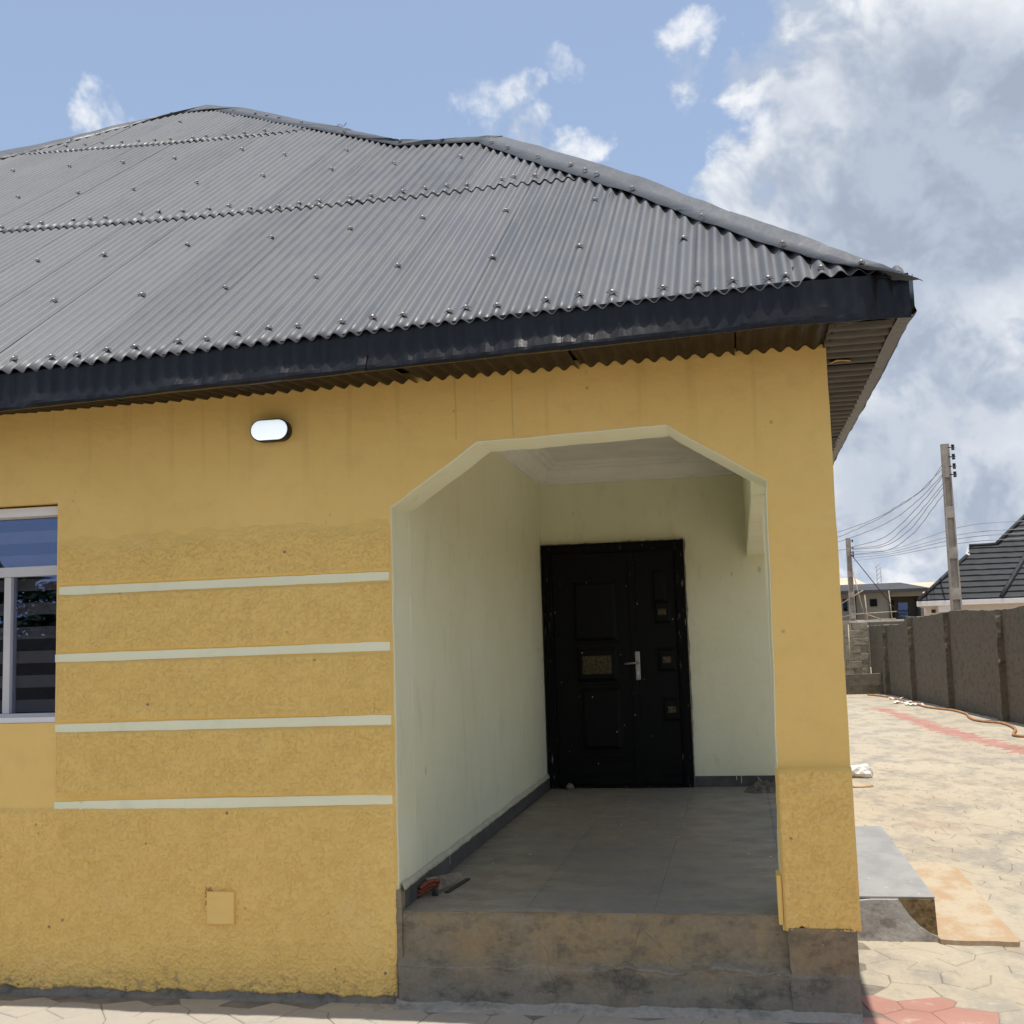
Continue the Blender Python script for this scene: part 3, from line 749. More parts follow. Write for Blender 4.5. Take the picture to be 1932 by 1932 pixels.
adopt(box('lock_cylinder', DX(799), DX(809), 4.603, 4.610, DZ(1062), DZ(1040), M_alu, bev=.002), lf)

# ---- window
wn = H(empty('window', (-4.2, .1, 1.33)))
def Wn(o): return adopt(o, wn)
bm = bmesh.new()
bx(bm, WX0, WX1, .085, .15, WZ0+.002, WZ0+.045, .003); bx(bm, WX0, WX1, .085, .15, WZ1-.062, WZ1-.03, .003)
bx(bm, WX1-.042, WX1, .083, .152, WZ0+.046, WZ1-.063, .003); bx(bm, WX0, WX0+.042, .083, .152, WZ0+.046, WZ1-.063, .003)
bx(bm, WX0+.043, WX1-.043, .086, .149, 2.098, 2.150, .003)
bx(bm, -4.252, -4.212, .087, .148, WZ0+.046, 2.097, .003)
Wn(obj_bm('window_frame', bm, M_alu))
Wn(box('head_strip', WX0, WX1-.002, .045, .084, WZ1-.058, WZ1-.010, M_white, bev=.003))
Wn(box('window_sill', WX0, WX1-.003, .004, .084, WZ0+.001, WZ0+.030, M_white, bev=.003))
for (x0, x1, z0, z1) in ((WX0+.043, WX1-.043, 2.151, WZ1-.063), (-4.211, WX1-.043, WZ0+.047, 2.097), (WX0+.043, -4.253, WZ0+.047, 2.097)):
    Wn(box('pane', x0, x1, .112, .118, z0, z1, M_glass))
bm = bmesh.new()
z = WZ0+.05; k = 0
while z < WZ1-.02:
    Wn(box('blind_band', WX0+.02, WX1-.02, .150, .153, z, z+.064, M_blind)); z += .128
# dim room behind the window
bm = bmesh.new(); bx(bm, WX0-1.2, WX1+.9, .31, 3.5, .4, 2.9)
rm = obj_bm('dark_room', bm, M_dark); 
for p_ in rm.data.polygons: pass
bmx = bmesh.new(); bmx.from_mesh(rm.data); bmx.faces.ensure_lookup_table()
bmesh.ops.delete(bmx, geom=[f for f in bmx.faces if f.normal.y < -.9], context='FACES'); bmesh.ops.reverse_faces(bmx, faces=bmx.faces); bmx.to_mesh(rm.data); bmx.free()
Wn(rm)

# ---- eaves
FB = [(-10.2, 2.85), (-3.95, 2.903), (-2.37, 2.943), (-1.16, 2.973), (-.17, 3.002), (.27, 2.996), (.345, 2.990)]
FY = lambda x: -.4945 - .024*x
ROOF_O = np.array([0, -.507, 3.155]); ROOF_E = np.array([.9995, -.0236, .0203]); ROOF_S = np.array([.0079, .8176, .5757]); ROOF_N = np.array([-.031, -.575, .818])
for v_ in (ROOF_E, ROOF_S, ROOF_N): v_ /= np.linalg.norm(v_)
def RP(u, v, w=0.0): return ROOF_O + u*ROOF_E + v*ROOF_S + w*ROOF_N
fprof = [(.030, -.014), (-.028, -.022), (-.033, -.006), (-.029, .008), (-.006, .046), (.001, .062), (.004, .11), (.004, .172)]
def fascia_strip(x0, x1, seed):
    bm = bmesh.new(); n = int((x1-x0)/.019); rows = []
    for i in range(n+1):
        x = x0+(x1-x0)*i/n; fy = FY(x); fz = lin(x, FB); cr = nz(x*7+seed, seed, 3); wv = math.cos(2*math.pi*x/.076)
        row = []
        fl_ = clin(x, [(-.6, 1.0), (-.15, .35), (.345, .15)])*(.75+.5*nz(x*1.7, seed+1, 2))
        for k, (py, pz) in enumerate(fprof):
            py = py*fl_ if 1 <= k <= 4 else py
            a = (.0, .004, .005, .006, .004, .003, .003, .002)[k]
            sc = .0045*wv if k >= 5 else ((.0012*wv+.006*nz(x*11+seed, 6.5, 3)) if k in (3, 4) else 0)
            row.append(bm.verts.new((x, fy+py+a*cr*3.0+sc, fz+pz + ((.013 if k == 4 else .009)*nz(x*6+k*.6, seed+3, 3) if k in (2, 3, 4) else .003*nz(x*3, seed, 2)))))
        rows.append(row)
    for a, b in zip(rows, rows[1:]):
        for k in range(len(fprof)-1): f = bm.faces.new((a[k], b[k], b[k+1], a[k+1])); f.smooth = k > 3
    return bm
fa = H(empty('fascia', (-2, -.45, 3.0)))
for q, (x0, x1) in enumerate(((-10.2, -7.3), (-7.31, -4.6), (-4.61, -2.05), (-2.06, -1.14), (-1.15, .345))):
    adopt(obj_bm('fascia_sheet', fascia_strip(x0, x1, q*3.1), M_fascia), fa)
# return along the right side
bm = bmesh.new(); rows = []; n = 190
for i in range(n+1):
    y = -.505 + 10.5*i/n; x = .345+.012*nz(y*1.3, 5) ; zz_ = 2.998 - .006*y*.5 + .006*nz(y*3, 8); cr = nz(y*7, 4)
    row = [bm.verts.new(p) for p in ((x-.055, y, zz_-.016), (x+.004*cr, y, zz_-.016+.004*cr), (x+.016+.006*cr, y, zz_-.002), (x+.010, y, zz_+.02), (x+.010, y, zz_+.16))]
    rows.append(row)
for a, b in zip(rows, rows[1:]):
    for k in range(4): bm.faces.new((a[k], a[k+1], b[k+1], b[k]))
adopt(obj_bm('fascia_sheet', bm, M_fascia), fa)
PITCH_C = .076
so = H(empty('soffit', (-2, -.2, 2.98)))
ZW = lambda x: 2.970 + .005*(x+4)
def soffit(x0, x1, seed):
    bm = bmesh.new(); n = max(8, int((x1-x0)/PITCH_C*8)); rows = []
    dz = .010*nz(seed*3.7, 1); ph = seed*1.7
    for i in range(n+1):
        x = x0+(x1-x0)*i/n; w_ = .0125*math.cos(2*math.pi*x/PITCH_C+ph)
        fy, fz = FY(x)+.028, lin(x, FB)-.006
        row = []
        for k in range(4):
            t = k/3; y = .035+(fy-.035)*t; z = ZW(x)+(fz-ZW(x))*t + w_*(1-.25*t) + dz*(1-t) + .004
            row.append(bm.verts.new((x, y, z)))
        rows.append(row)
    for a, b in zip(rows, rows[1:]):
        for k in range(3): f = bm.faces.new((a[k], b[k], b[k+1], a[k+1])); f.smooth = True
    return bm
cuts = [-10.1, -9.3, -8.5, -7.7, -6.95, -6.2, -5.45, -4.72, -4.05, -3.4, -2.72, -1.93, -1.12, -.38, .05]
for q, (a, b) in enumerate(zip(cuts, cuts[1:])):
    adopt(obj_bm('soffit_sheet', soffit(a+.004, b-.004, q+1), M_soff), so)
def soffit_side(y0, y1, seed):
    bm = bmesh.new(); n = int((y1-y0)/.13*12); rows = []; dz = .008*nz(seed*2.3, 6)
    for i in range(n+1):
        y = y0+(y1-y0)*i/n; w_ = .012*(1-2*abs(math.sin(math.pi*y/.13))**.6)
        row = [bm.verts.new((x, y, 2.992-.003*y + w_ + dz)) for x in (.02, .16, .30)]
        rows.append(row)
    for a, b in zip(rows, rows[1:]):
        for k in range(2): f = bm.faces.new((a[k], a[k+1], b[k+1], b[k])); f.smooth = True
    return bm
ycuts = [-.42, .35, 1.05, 1.8, 2.5, 3.3, 4.1, 4.9, 5.8, 6.7, 7.6, 8.6, 10]
for q, (a, b) in enumerate(zip(ycuts, ycuts[1:])):
    adopt(obj_bm('soffit_sheet', soffit_side(a+.003, b-.003, q), M_soffs), so)
# peeled patch and corner closure
bm = bmesh.new()
P = [(.07, .28), (.10, .23), (.16, .26), (.19, .33), (.14, .31), (.10, .36)]
f = bm.faces.new([bm.verts.new((x, y, 2.978+.003*i)) for i, (x, y) in enumerate(P)])
adopt(obj_bm('peeling_scrap', bm, simple('yellow_overspray', (.50, .33, .11), .8)), so)
bm = bmesh.new(); n = 10; R_ = []
for i in range(n+1):
    t = i/n; R_.append([bm.verts.new((x, -.44+.46*t, 2.996+.012*nz(x*9+t*3, 2))) for x in np.linspace(.02, .30, 8)])
for a, b in zip(R_, R_[1:]):
    for k in range(7): bm.faces.new((a[k], a[k+1], b[k+1], b[k]))
adopt(obj_bm('corner_sheet', bm, M_soff), so)

bm = bmesh.new(); zprism(bm, [(-10.1, FY(-10.1)+.03), (.31, FY(.31)+.03), (.31, .30), (-10.1, .30)], 3.035, 3.05); bx(bm, .035, .31, .301, 10, 3.035, 3.05)
adopt(obj_bm('soffit_sky_backing', bm, M_deck), so)  # dark sheet added above the soffit to keep sky out of its gaps
# ---- roof
OUT = [(-11.5, 5.5), (-8.272, 7.357), (-7.607, 7.699), (-7.1, 8.10), (-6.271, 8.572), (-5.507, 7.808), (-3.799, 5.632), (-3.564, 5.306), (-3.038, 4.601), (-2.683, 4.336), (-2.378, 4.232), (-2.03, 4.066), (-1.426, 3.073), (-.866, 2.082), (-.369, 1.112), (.013, .421), (.23, -.003), (.36, -.262)]
INN = [(-11.3, 5.1), (-8.064, 6.982), (-7.486, 7.489), (-7.068, 7.958), (-6.628, 8.45), (-6.149, 8.354), (-5.019, 6.984), (-3.951, 5.654), (-3.415, 5.026), (-2.975, 4.439), (-2.606, 4.28), (-2.248, 4.101), (-1.758, 3.248), (-1.123, 2.215), (-.665, 1.382), (-.217, .562), (.079, .138), (.261, -.039)]
# deck under the sheets: front plane and the unseen planes behind it
dv = [RP(u, v, -.03) for u, v in OUT[:-2]]
dv = [RP(-11.6, .08, -.04)] + dv + [RP(.16, .08, -.04)]
nfront = len(dv); backz = 3.1
rv = [tuple(p) for p in dv] + [(p[0]*1.0 + (.25 if p[0] > -2.1 else 0), 11.4, backz) for p in dv]
rf = [list(range(nfront))[::-1]] + [[i, i+1, nfront+i+1, nfront+i] for i in range(1, nfront-2)]
# right hip plane down to the right eave
cor = len(rv); rv += [(.335, -.42, 3.12), (.335, 11.4, 3.12)]
rf += [[nfront-1, cor, cor+1, 2*nfront-1]]
q0 = len(rv); rv += [tuple(RP(u, v, w)) for u, v, w in ((-.25, .06, -.016), (.05, .09, -.012), (.335, -.05, -.004), (.33, .06, -.06), (.0, .45, .0))]; rf += [[q0, q0+1, q0+4], [q0+1, q0+2, q0+3, q0+4]]
roof = H(obj('roof', rv, rf, M_deck))
def Rf(o): return adopt(o, roof)
top = lambda u: clin(u, INN) + .10
LAP1 = [(-12, 4.6), (-5.881, 3.262), (-4.305, 2.888), (-2.953, 2.66), (-2.439, 2.601), (-1.805, 2.569), (-1.261, 2.505), (0.5, 2.4)]
LAP2 = [(-12, 8.8), (-7.687, 7.054), (-5.753, 6.304), (-4.68, 6.005), (-4.213, 5.93), (0, 5.6)]
def edgev(u):
    if u > -.10: return clin(u, [(-.10, .0), (-.05, .07), (.09, .075), (.20, .055), (.34, -.04)])
    return 0.0
def slit(row, u0, u1, u, v):
    """places where a sheet's edge has sprung up"""
    s = 0
    for (r_, uc, va, vb, hgt) in ((0, -4.34, 2.05, 2.66, .016), (1, -3.31, 3.1, 4.0, .016), (0, -2.08, .0, .10, .008), (0, -1.17, 1.75, 2.0, .012)):
        if r_ == row and abs(u1-uc) < .12 and va < v < vb: s += hgt*math.sin(math.pi*(v-va)/(vb-va))*max(0, 1-(u1-u)/.10)
    return s
def sheet(row, u0, u1, bot, tp, seed):
    n = int(round((u1-u0)/PITCH_C*8)); mrow = 26 if row < 2 else 12
    V = []; F = []
    jb = .010*nz(seed*5.3, 2); skew = .012*nz(seed*3.1, 4); lp = .004+.006*abs(nz(seed*2.2, 8))
    cols = 0
    for i in range(n+1):
        u = u0+(u1-u0)*i/n; vb = bot(u)+jb+skew*(i/n-.5); vt = tp(u)
        if vt-vb < .02: vt = vb+.02
        for k in range(mrow+1):
            t = k/mrow; v = vb+(vt-vb)*t
            base = .0130*math.cos(2*math.pi*u/PITCH_C)
            lift = .0025 + .0022*(i/n) + (lp*(1-t)**6 + .006*max(0, nz(u*5+seed, row, 2))*(1-t)**10 if row else .003*nz(u*4, seed, 2)*(1-t)**8) + .004*row
            lift += slit(row, u0, u1, u, v) + .0015*nz(v*3+seed, u*2, 2)
            V.append(RP(u, v, base+lift))
        if True:
            V.append(RP(u, vb-.0002, .0130*math.cos(2*math.pi*u/PITCH_C)+.0025+.0022*(i/n)-.0035 + (lp + .006*max(0, nz(u*5+seed, row, 2)) if row else .003*nz(u*4, seed, 2)) + .004*row))
    st = mrow+2
    for i in range(n):
        for k in range(mrow): F.append((i*st+k, (i+1)*st+k, (i+1)*st+k+1, i*st+k+1))
        F.append((i*st+mrow+1, (i+1)*st+mrow+1, (i+1)*st, i*st))
    o = obj('roof_sheet', V, F, M_roof, None, smooth=True); return Rf(o)
J = [.35, -.173, -.577, -1.087, -1.631, -2.08, -2.565, -3.127, -3.619]
while J[-1] > -11.4: J.append(J[-1]-.52)
sd_ = 0
for row in range(3):
    for q, (b, a) in enumerate(zip(J, J[1:])):
        sh = (0, .03, .21)[row]
        b2, a2 = b-sh + (.03 if row == 0 else .03), a-sh
        if row == 0: bot, tp = edgev, (lambda u: min(top(u), clin(u, LAP1)+.14))
        elif row == 1: bot, tp = (lambda u: clin(u, LAP1)), (lambda u: min(top(u), clin(u, LAP2)+.14))
        else: bot, tp = (lambda u: clin(u, LAP2)), top
        mid = .5*(a2+b2)
        if max(tp(x)-bot(x) for x in (a2, mid, b2)) < .06: continue
        if row and b2 > -1.05 and tp(b2)-bot(b2) < 0: b2 = max([x for x in np.linspace(a2, b2, 40) if tp(x)-bot(x) > -.02] or [b2])
        if row == 0 and b2 > .30: b2 = .33
        sd_ += 1; sheet(row, a2, b2, bot, tp, sd_)
# hip and ridge caps, in lengths
def resamp(P, n):
    P = np.array(P); s = np.r_[0, np.cumsum(np.hypot(*np.diff(P, axis=0).T))]; return s, P
pairs = [(0, 4), (4, 8), (8, 11), (11, 14), (14, 17)]
def cap(i0, i1, seed):
    bm = bmesh.new(); rows = []
    for i in range(i0, i1):
        n = 10
        for k in range(n+1 if i == i1-1 else n):
            t = k/n; o_ = np.array(OUT[i])*(1-t)+np.array(OUT[i+1])*t; n_ = np.array(INN[i])*(1-t)+np.array(INN[i+1])*t
            s_ = i+t
            ww = .006*nz(s_*3.3, seed, 2); lip = .010*nz(s_*6.1, seed+2, 3)
            oo = RP(o_[0], o_[1], .05+ww+.012*nz(s_*2.1, seed+5, 2)); md = RP(*(o_*.5+n_*.5), .039+.006*nz(s_*4, seed+7, 2)); ii = RP(n_[0]+.02*nz(s_*5, 3), n_[1], .024+lip)
            # other flange falls away behind
            tp_ = min(1.0, max(.05, (17-s_)/2.0))
            bk = oo + np.array([.13, .03, -.15])*tp_ if i > 10 else oo + (np.array([.10, .10, -.12]) if 4 <= i <= 7 else np.array([0, .2, -.12]))
            rows.append([bm.verts.new(p) for p in (bk, oo, md, ii, ii-ROOF_N*.003)])
    for a, b in zip(rows, rows[1:]):
        for k in range(4): f = bm.faces.new((a[k], b[k], b[k+1], a[k+1])); f.smooth = k == 2
    return bm
for q, (a, b) in enumerate(pairs): Rf(obj_bm('ridge_cap', cap(a, b, q*2.3), M_cap))
# nails with felt washers
NAILS = [(-3.94,.135),(-3.706,.101),(-3.555,.09),(-3.406,.112),(-3.263,.108),(-3.06,.116),(-2.912,.104),(-2.713,.129),(-2.579,.161),(-2.433,.145),(-4.252,1.124),(-3.664,1.02),(-3.134,.957),(-2.62,.949),(-4.967,2.163),(-4.377,2.082),(-3.781,2.056),(-3.221,1.963),(-5.892,3.386),(-5.72,3.383),(-5.538,3.326),(-5.278,3.266),(-5.106,3.241),(-4.919,3.199),(-4.654,3.162),(-4.498,3.147),(-4.286,3.061),(-4.039,3.005),(-3.888,3.009),(-3.612,2.838),(-3.444,2.781),(-3.297,2.783),(-3.141,2.771),(-6.485,4.576),(-5.791,4.373),(-5.17,4.18),(-4.578,4.075),(-3.973,3.97),(-3.378,3.838),(-7.396,6.073),(-6.649,5.824),(-5.931,5.581),(-5.288,5.393),(-4.652,5.338),(-4.015,4.749),(-7.763,7.2),(-7.392,7.192),(-7.056,7.049),(-6.843,6.999),(-6.514,6.831),(-6.305,6.755),(-6.094,6.653),(-5.879,6.53),(-5.577,6.391),(-5.387,6.365),(-5.191,6.292),(-4.921,6.226),(-4.742,6.179),(-6.26,7.685),(-5.569,7.534),(-2.21,.133),(-2.068,.149),(-1.928,.134),(-1.699,.109),(-1.564,.137),(-1.421,.115),(-1.216,.119),(-1.069,.137),(-.923,.119),(-2.127,.974),(-1.607,.913),(-1.102,.923),(-2.695,1.921),(-2.199,1.957),(-1.66,1.865),(-1.151,1.848),(-2.913,2.747),(-2.751,2.726),(-2.53,2.715),(-2.377,2.725),(-2.229,2.704),(-2.074,2.646),(-1.855,2.678),(-1.716,2.706),(-1.561,2.649),(-2.803,3.72),(-3.404,4.547),(-2.248,3.612),(-.706,.101),(-.555,.101),(-.412,.094),(-.195,.068),(-.118,.079),(.015,.13),(-.586,.841),(-4.17,.11),(-4.32,.13),(-4.55,.1),(-4.75,.12),(-5.0,.11),(-4.86,1.1),(-5.4,1.15),(-5.6,2.2),(-6.05,3.42),(-6.3,3.5)]
CAPN = [(-7.222,7.698),(-6.967,7.984),(-6.641,8.40),(-7.491,7.56),(-7.977,7.10),(-6.4,8.5),(-5.656,7.84),(-5.205,7.30),(-4.986,7.05),(-4.748,6.75),(-4.352,6.25),(-3.665,5.35),(-2.092,3.90),(-1.925,3.622),(-1.64,3.15),(-1.37,2.75),(-1.257,2.54),(-1.169,2.39),(-.922,1.90),(-.518,1.111),(-.145,.47),(.161,.06),(-2.95,4.50),(-2.55,4.28)]
bm = bmesh.new()
a = .0195
vs = [bm.verts.new((x*a, y*a, z)) for x, y, z in ((-1, -1, -.009), (0, -1, .001), (1, -1, -.009), (1, 0, -.004), (1, 1, -.009), (0, 1, .001), (-1, 1, -.009), (-1, 0, -.004), (0, 0, .003))]
for k in range(8): bm.faces.new((vs[k], vs[(k+1) % 8], vs[8])).material_index = 0
lo_ = [bm.verts.new(v.co - Vector((0, 0, .002))) for v in vs[:8]]
for k in range(8): bm.faces.new((vs[(k+1) % 8], vs[k], lo_[k], lo_[(k+1) % 8])).material_index = 0
rr = [[bm.verts.new((math.cos(t*math.pi/4)*r_, math.sin(t*math.pi/4)*r_, z)) for t in range(8)] for r_, z in ((.0072, .0025), (.006, .005), (.003, .0062))]
for A_, B_ in zip(rr, rr[1:]):
    for k in range(8): f = bm.faces.new((A_[k], A_[(k+1) % 8], B_[(k+1) % 8], B_[k])); f.material_index = 1; f.smooth = True
bm.faces.new(rr[-1]).material_index = 1
proto = obj_bm('roof_nail', bm, None, None, mats=[M_wash, M_nail])
def place_nail(u, v, w, first, sc=1.0):
    p = RP(u, v, w); R_ = Matrix((ROOF_E, ROOF_S, ROOF_N)).transposed().to_4x4() @ Matrix.Rotation(rng.uniform(-.5, .5)+(0 if rng.random() < .7 else .7), 4, 'Z') @ Matrix.Rotation(rng.uniform(-.18, .18), 4, 'X') @ Matrix.Rotation(rng.uniform(-.14, .14), 4, 'Y')
    M_ = Matrix.Translation(p) @ R_ @ Matrix.Diagonal((sc*rng.uniform(.9, 1.1), sc*rng.uniform(.7, 1.1), 1, 1))
    o = proto if first else bpy.data.objects.new('roof_nail', proto.data)
    if not first: COL.objects.link(o)
    o.matrix_world = M_; bpy.context.view_layer.update() if first else None
    o.parent = roof; o.matrix_parent_inverse = roof.matrix_world.inverted()
fst = True
for u, v in NAILS:
    ur = round(u/PITCH_C)*PITCH_C
    row = 0 if v < clin(u, LAP1) else (1 if v < clin(u, LAP2) else 2)
    place_nail(ur, v, .0265+.004*row+(.004 if row else 0), fst); fst = False
for u, v in CAPN: place_nail(u, v, .052, False, .8)

tag(house, 'yellow bungalow with grey corrugated hip roof and arched pale green porch', 'house')

# ================================================================ THINGS ON AND BESIDE THE HOUSE
def stadium(w, h, n=14):
    r = h/2; P = []
    for k in range(n+1): t = -math.pi/2+math.pi*k/n; P.append((w/2-r+r*math.cos(t), r*math.sin(t)))
    for k in range(n+1): t = math.pi/2+math.pi*k/n; P.append((-w/2+r+r*math.cos(t), r*math.sin(t)))
    return P
lp = empty('wall_light', (-2.693, -.03, 2.768))
def loft(bm, rings, mi=0, cap=True):
    rs = [[bm.verts.new((x, y, z)) for x, z in P] for P, y in rings]
    for a, b in zip(rs, rs[1:]):
        for k in range(len(a)): f = bm.faces.new((a[k], a[(k+1) % len(a)], b[(k+1) % len(a)], b[k])); f.smooth = True
    if cap: bm.faces.new(rs[-1])
bm = bmesh.new(); loft(bm, [(stadium(.200, .108), .03), (stadium(.204, .112), .0), (stadium(.205, .113), -.02), (stadium(.200, .108), -.030), (stadium(.194, .102), -.031), (stadium(.192, .100), -.024)], cap=False)
o = obj_bm('lamp_body', bm, M_black); o.parent = lp
bm = bmesh.new(); loft(bm, [(stadium(.192, .100), -.020), (stadium(.191, .099), -.032), (stadium(.176, .086), -.038), (stadium(.130, .05), -.0405), (stadium(.06, .02), -.0415)])
o = obj_bm('lamp_diffuser', bm, M_lamp); o.parent = lp
tag(lp, 'lit oval wall light with black rim on the yellow wall', 'wall light')

# step block at the side entrance
es = empty('entrance_step', (.27, 2.5, 0))
ad = lambda o: adopt(o, es)
bm = bmesh.new(); bx(bm, .014, .530, 1.345, 3.77, -.01, .222, .006); ad(obj_bm('step_body', bm, M_cement))
ad(box('step_tile', .014, .538, 1.334, 2.55, .223, .233, M_steptop, bev=.002)); ad(box('step_tile', .014, .538, 2.553, 3.785, .223, .233, M_steptop, bev=.002))
bm = bmesh.new()
P = [(.33, .221), (.532, .221), (.540, .012)] + [(.33+.205*math.sin(t)**1.0, .221-.205*(1-math.cos(t))) for t in (1.45, 1.2, .95, .7, .45, .2)]
prism(bm, [(.345, .221), (.534, .221), (.540, .03), (.50, .045), (.45, .08), (.405, .13), (.375, .175)], 1.322, 1.3445)
ad(obj_bm('broken_tile_face', bm, simple('brown_broken_tile', (.17, .115, .055), .9, .5, 22, .012, 30)))
bm = bmesh.new()
E2 = [(.345, .221), (.375, .175), (.405, .13), (.45, .08), (.50, .045), (.540, .03)]
prism(bm, E2 + [(.545, -.01), (.014, -.01), (.014, .20), (.2, .22)], 1.312, 1.344); ad(obj_bm('cement_skim', bm, M_cement))
tag(es, 'grey tiled side step with broken cement corner beside the column', 'step')

bm = bmesh.new()
P = wob([(.545, 1.262), (.94, 1.232), (.955, 2.2), (.975, 3.30), (.90, 3.47), (.66, 3.51), (.545, 3.5), (.545, 1.262)], .016, .06)[:-1]
fs = zprism(bm, P, -.01, .026)
bmesh.ops.bevel(bm, geom=[e for e in bm.edges if all(v.co.z > .02 for v in e.verts) and len(e.link_faces) == 2 and abs(e.link_faces[0].normal.z-e.link_faces[1].normal.z) > .5], offset=.01, segments=2, affect='EDGES')
tag(obj_bm('ramp_slab', bm, M_orange), 'thin orange tinted concrete slab in front of the grey side step', 'slab')

def lump(name, loc, size, mat, seed, sub=2, rough=.35, flat=True, parent=None):
    bm = bmesh.new(); bmesh.ops.create_icosphere(bm, subdivisions=sub, radius=1)
    for v in bm.verts:
        c = v.co; f_ = 1+rough*nz(c.x*2.1+seed*3, c.y*2.1+c.z*1.7, 3)
        v.co = Vector((c.x*f_*size[0], c.y*f_*size[1], max(c.z*f_, -.55 if flat else -9)*size[2]))
    zmin = min(v.co.z for v in bm.verts)
    for v in bm.verts: v.co.z -= zmin
    o = obj_bm(name, bm, mat); o.location = loc; return o
tag(lump('stone', (-1.905, 4.52, .4238), (.037, .035, .036), M_stone, 2, 2, .3), 'small brown stone on the floor before the black door', 'stone')
# crumpled rag
bm = bmesh.new(); n = 30; G = []
for i in range(n+1):
    row = []
    for j in range(n+1):
        a, b = i/n*2-1, j/n*2-1; rad = max(abs(a), abs(b))
        e_ = max(0, 1-rad**2.2)
        h = e_*(.045+.075*abs(nz(a*2.2+4, b*2.0+1, 2)) + .028*nz(a*5, b*5, 2))
        row.append(bm.verts.new((a*(.15+.05*nz(b*2, 3))+.02*nz(b*6, a*6), b*(.17+.05*nz(a*2, 9))+.02*nz(a*5, b*5+7), max(.002, h))))
    G.append(row)
for i in range(n):
    for j in range(n): f = bm.faces.new((G[i][j], G[i+1][j], G[i+1][j+1], G[i][j+1])); f.smooth = True
o = obj_bm('rag', bm, M_rag); o.location = (-.27, 4.40, .4238); tag(o, 'crumpled grey brown rag in the porch corner by the column', 'rag')
# hand saw
sw = empty('hand_saw', (-2.0, .4, .4238))
def blade(bm, A, B, wA, wB, th, upv):
    A, B, upv = Vector(A), Vector(B), Vector(upv).normalized(); dirv = (B-A).normalized(); nn_ = dirv.cross(upv).normalized()*th
    q = [A-upv*wA*.5, B-upv*wB*.5, B+upv*wB*.5, A+upv*wA*.5]
    v0 = [bm.verts.new(p-nn_) for p in q]; v1 = [bm.verts.new(p+nn_) for p in q]
    bm.faces.new(v0); bm.faces.new(v1[::-1])
    for k in range(4): bm.faces.new((v0[k], v1[k], v1[(k+1) % 4], v0[(k+1) % 4]))
bm = bmesh.new(); blade(bm, (-2.02, .36, .470), (-1.905, .66, .474), .085, .028, .0008, (-.65, .1, .75))
adopt(obj_bm('saw_blade', bm, M_sawblade), sw)
bm = bmesh.new()
hp = catmull([(-2.058, .262, .452), (-2.035, .290, .470), (-2.01, .325, .478), (-1.985, .362, .470)], 5)
for dz in (-.018, 0, .018): tube(bm, [(p[0]+dz*.35, p[1], p[2]+dz) for p in hp], .0125, 8)
adopt(obj_bm('saw_handle', bm, M_sawred), sw)
bm = bmesh.new(); prism(bm, [(0, 0), (.03, 0), (.012, .045), (0, .03)], 0, .02)
o = obj_bm('saw_guard', bm, M_iron); o.location = (-2.005, .325, .425); adopt(o, sw)
tag(sw, 'old hand saw with red handle leaning on the skirting inside the porch', 'saw')
bm = bmesh.new(); bx(bm, -.013, .013, -.175, .175, 0, .007, .002); o = obj_bm('iron_bar', bm, M_iron); o.location = (-1.932, .57, .4238); o.rotation_euler = (0, 0, RAD(-5))
tag(o, 'short flat dark iron bar on the porch floor beside the saw', 'bar')

# white lumps and rubbish on the pavement
tag(lump('cement_lump', (.86, 8.95, 0), (.16, .13, .10), M_scrap, 5, 3, .5), 'whitish lump of hardened cement on the paving behind the column', 'cement lump')
tag(lump('clay_fragment', (.80, 8.05, 0), (.14, .10, .025), M_orange, 8, 2, .4), 'flat orange clay fragment near the whitish cement lump', 'fragment')
def scrap(loc, s, seed, label):
    bm = bmesh.new(); n = 8; G = []
    for i in range(n+1):
        G.append([bm.verts.new(((i/n-.5)*s*1.6, (j/n-.5)*s*1.6, .01+s*.35*abs(nz(i*.9+seed*5, j*.8, 2)))) for j in range(n+1)])
    for i in range(n):
        for j in range(n):
            if rng.random() < .82: bm.faces.new((G[i][j], G[i+1][j], G[i+1][j+1], G[i][j+1]))
    o = obj_bm('plastic_scrap', bm, M_scrap); o.location = loc; tag(o, label, 'litter', 'white litter by the boundary wall')
scrap((3.38, 25.8, 0), .22, 1, 'white plastic scrap by the wall, farthest of the three')
scrap((3.29, 23.9, 0), .26, 2, 'white plastic scrap by the wall, middle of the three')
scrap((3.42, 23.0, 0), .24, 3, 'white plastic scrap by the wall, nearest of the three')
hp = [(2.9, 27.9), (3.02, 27.6), (3.31, 26.33), (3.35, 25.26), (3.5, 23.36), (3.53, 21.94), (3.75, 21.02), (3.88, 20.54), (3.91, 19.38), (3.79, 18.36), (3.76, 17.64), (3.87, 17.14), (4.03, 16.88), (4.05, 16.15), (3.95, 15.27), (3.73, 14.41), (3.70, 14.1), (3.82, 13.95), (4.1, 14.2), (4.3, 13.2), (4.4, 11.5)]
bm = bmesh.new(); tube(bm, [(p[0], p[1], .024) for p in catmull(hp, 5)], .024, 6)
tag(obj_bm('garden_hose', bm, M_hose), 'orange hose lying along the foot of the boundary wall', 'hose')

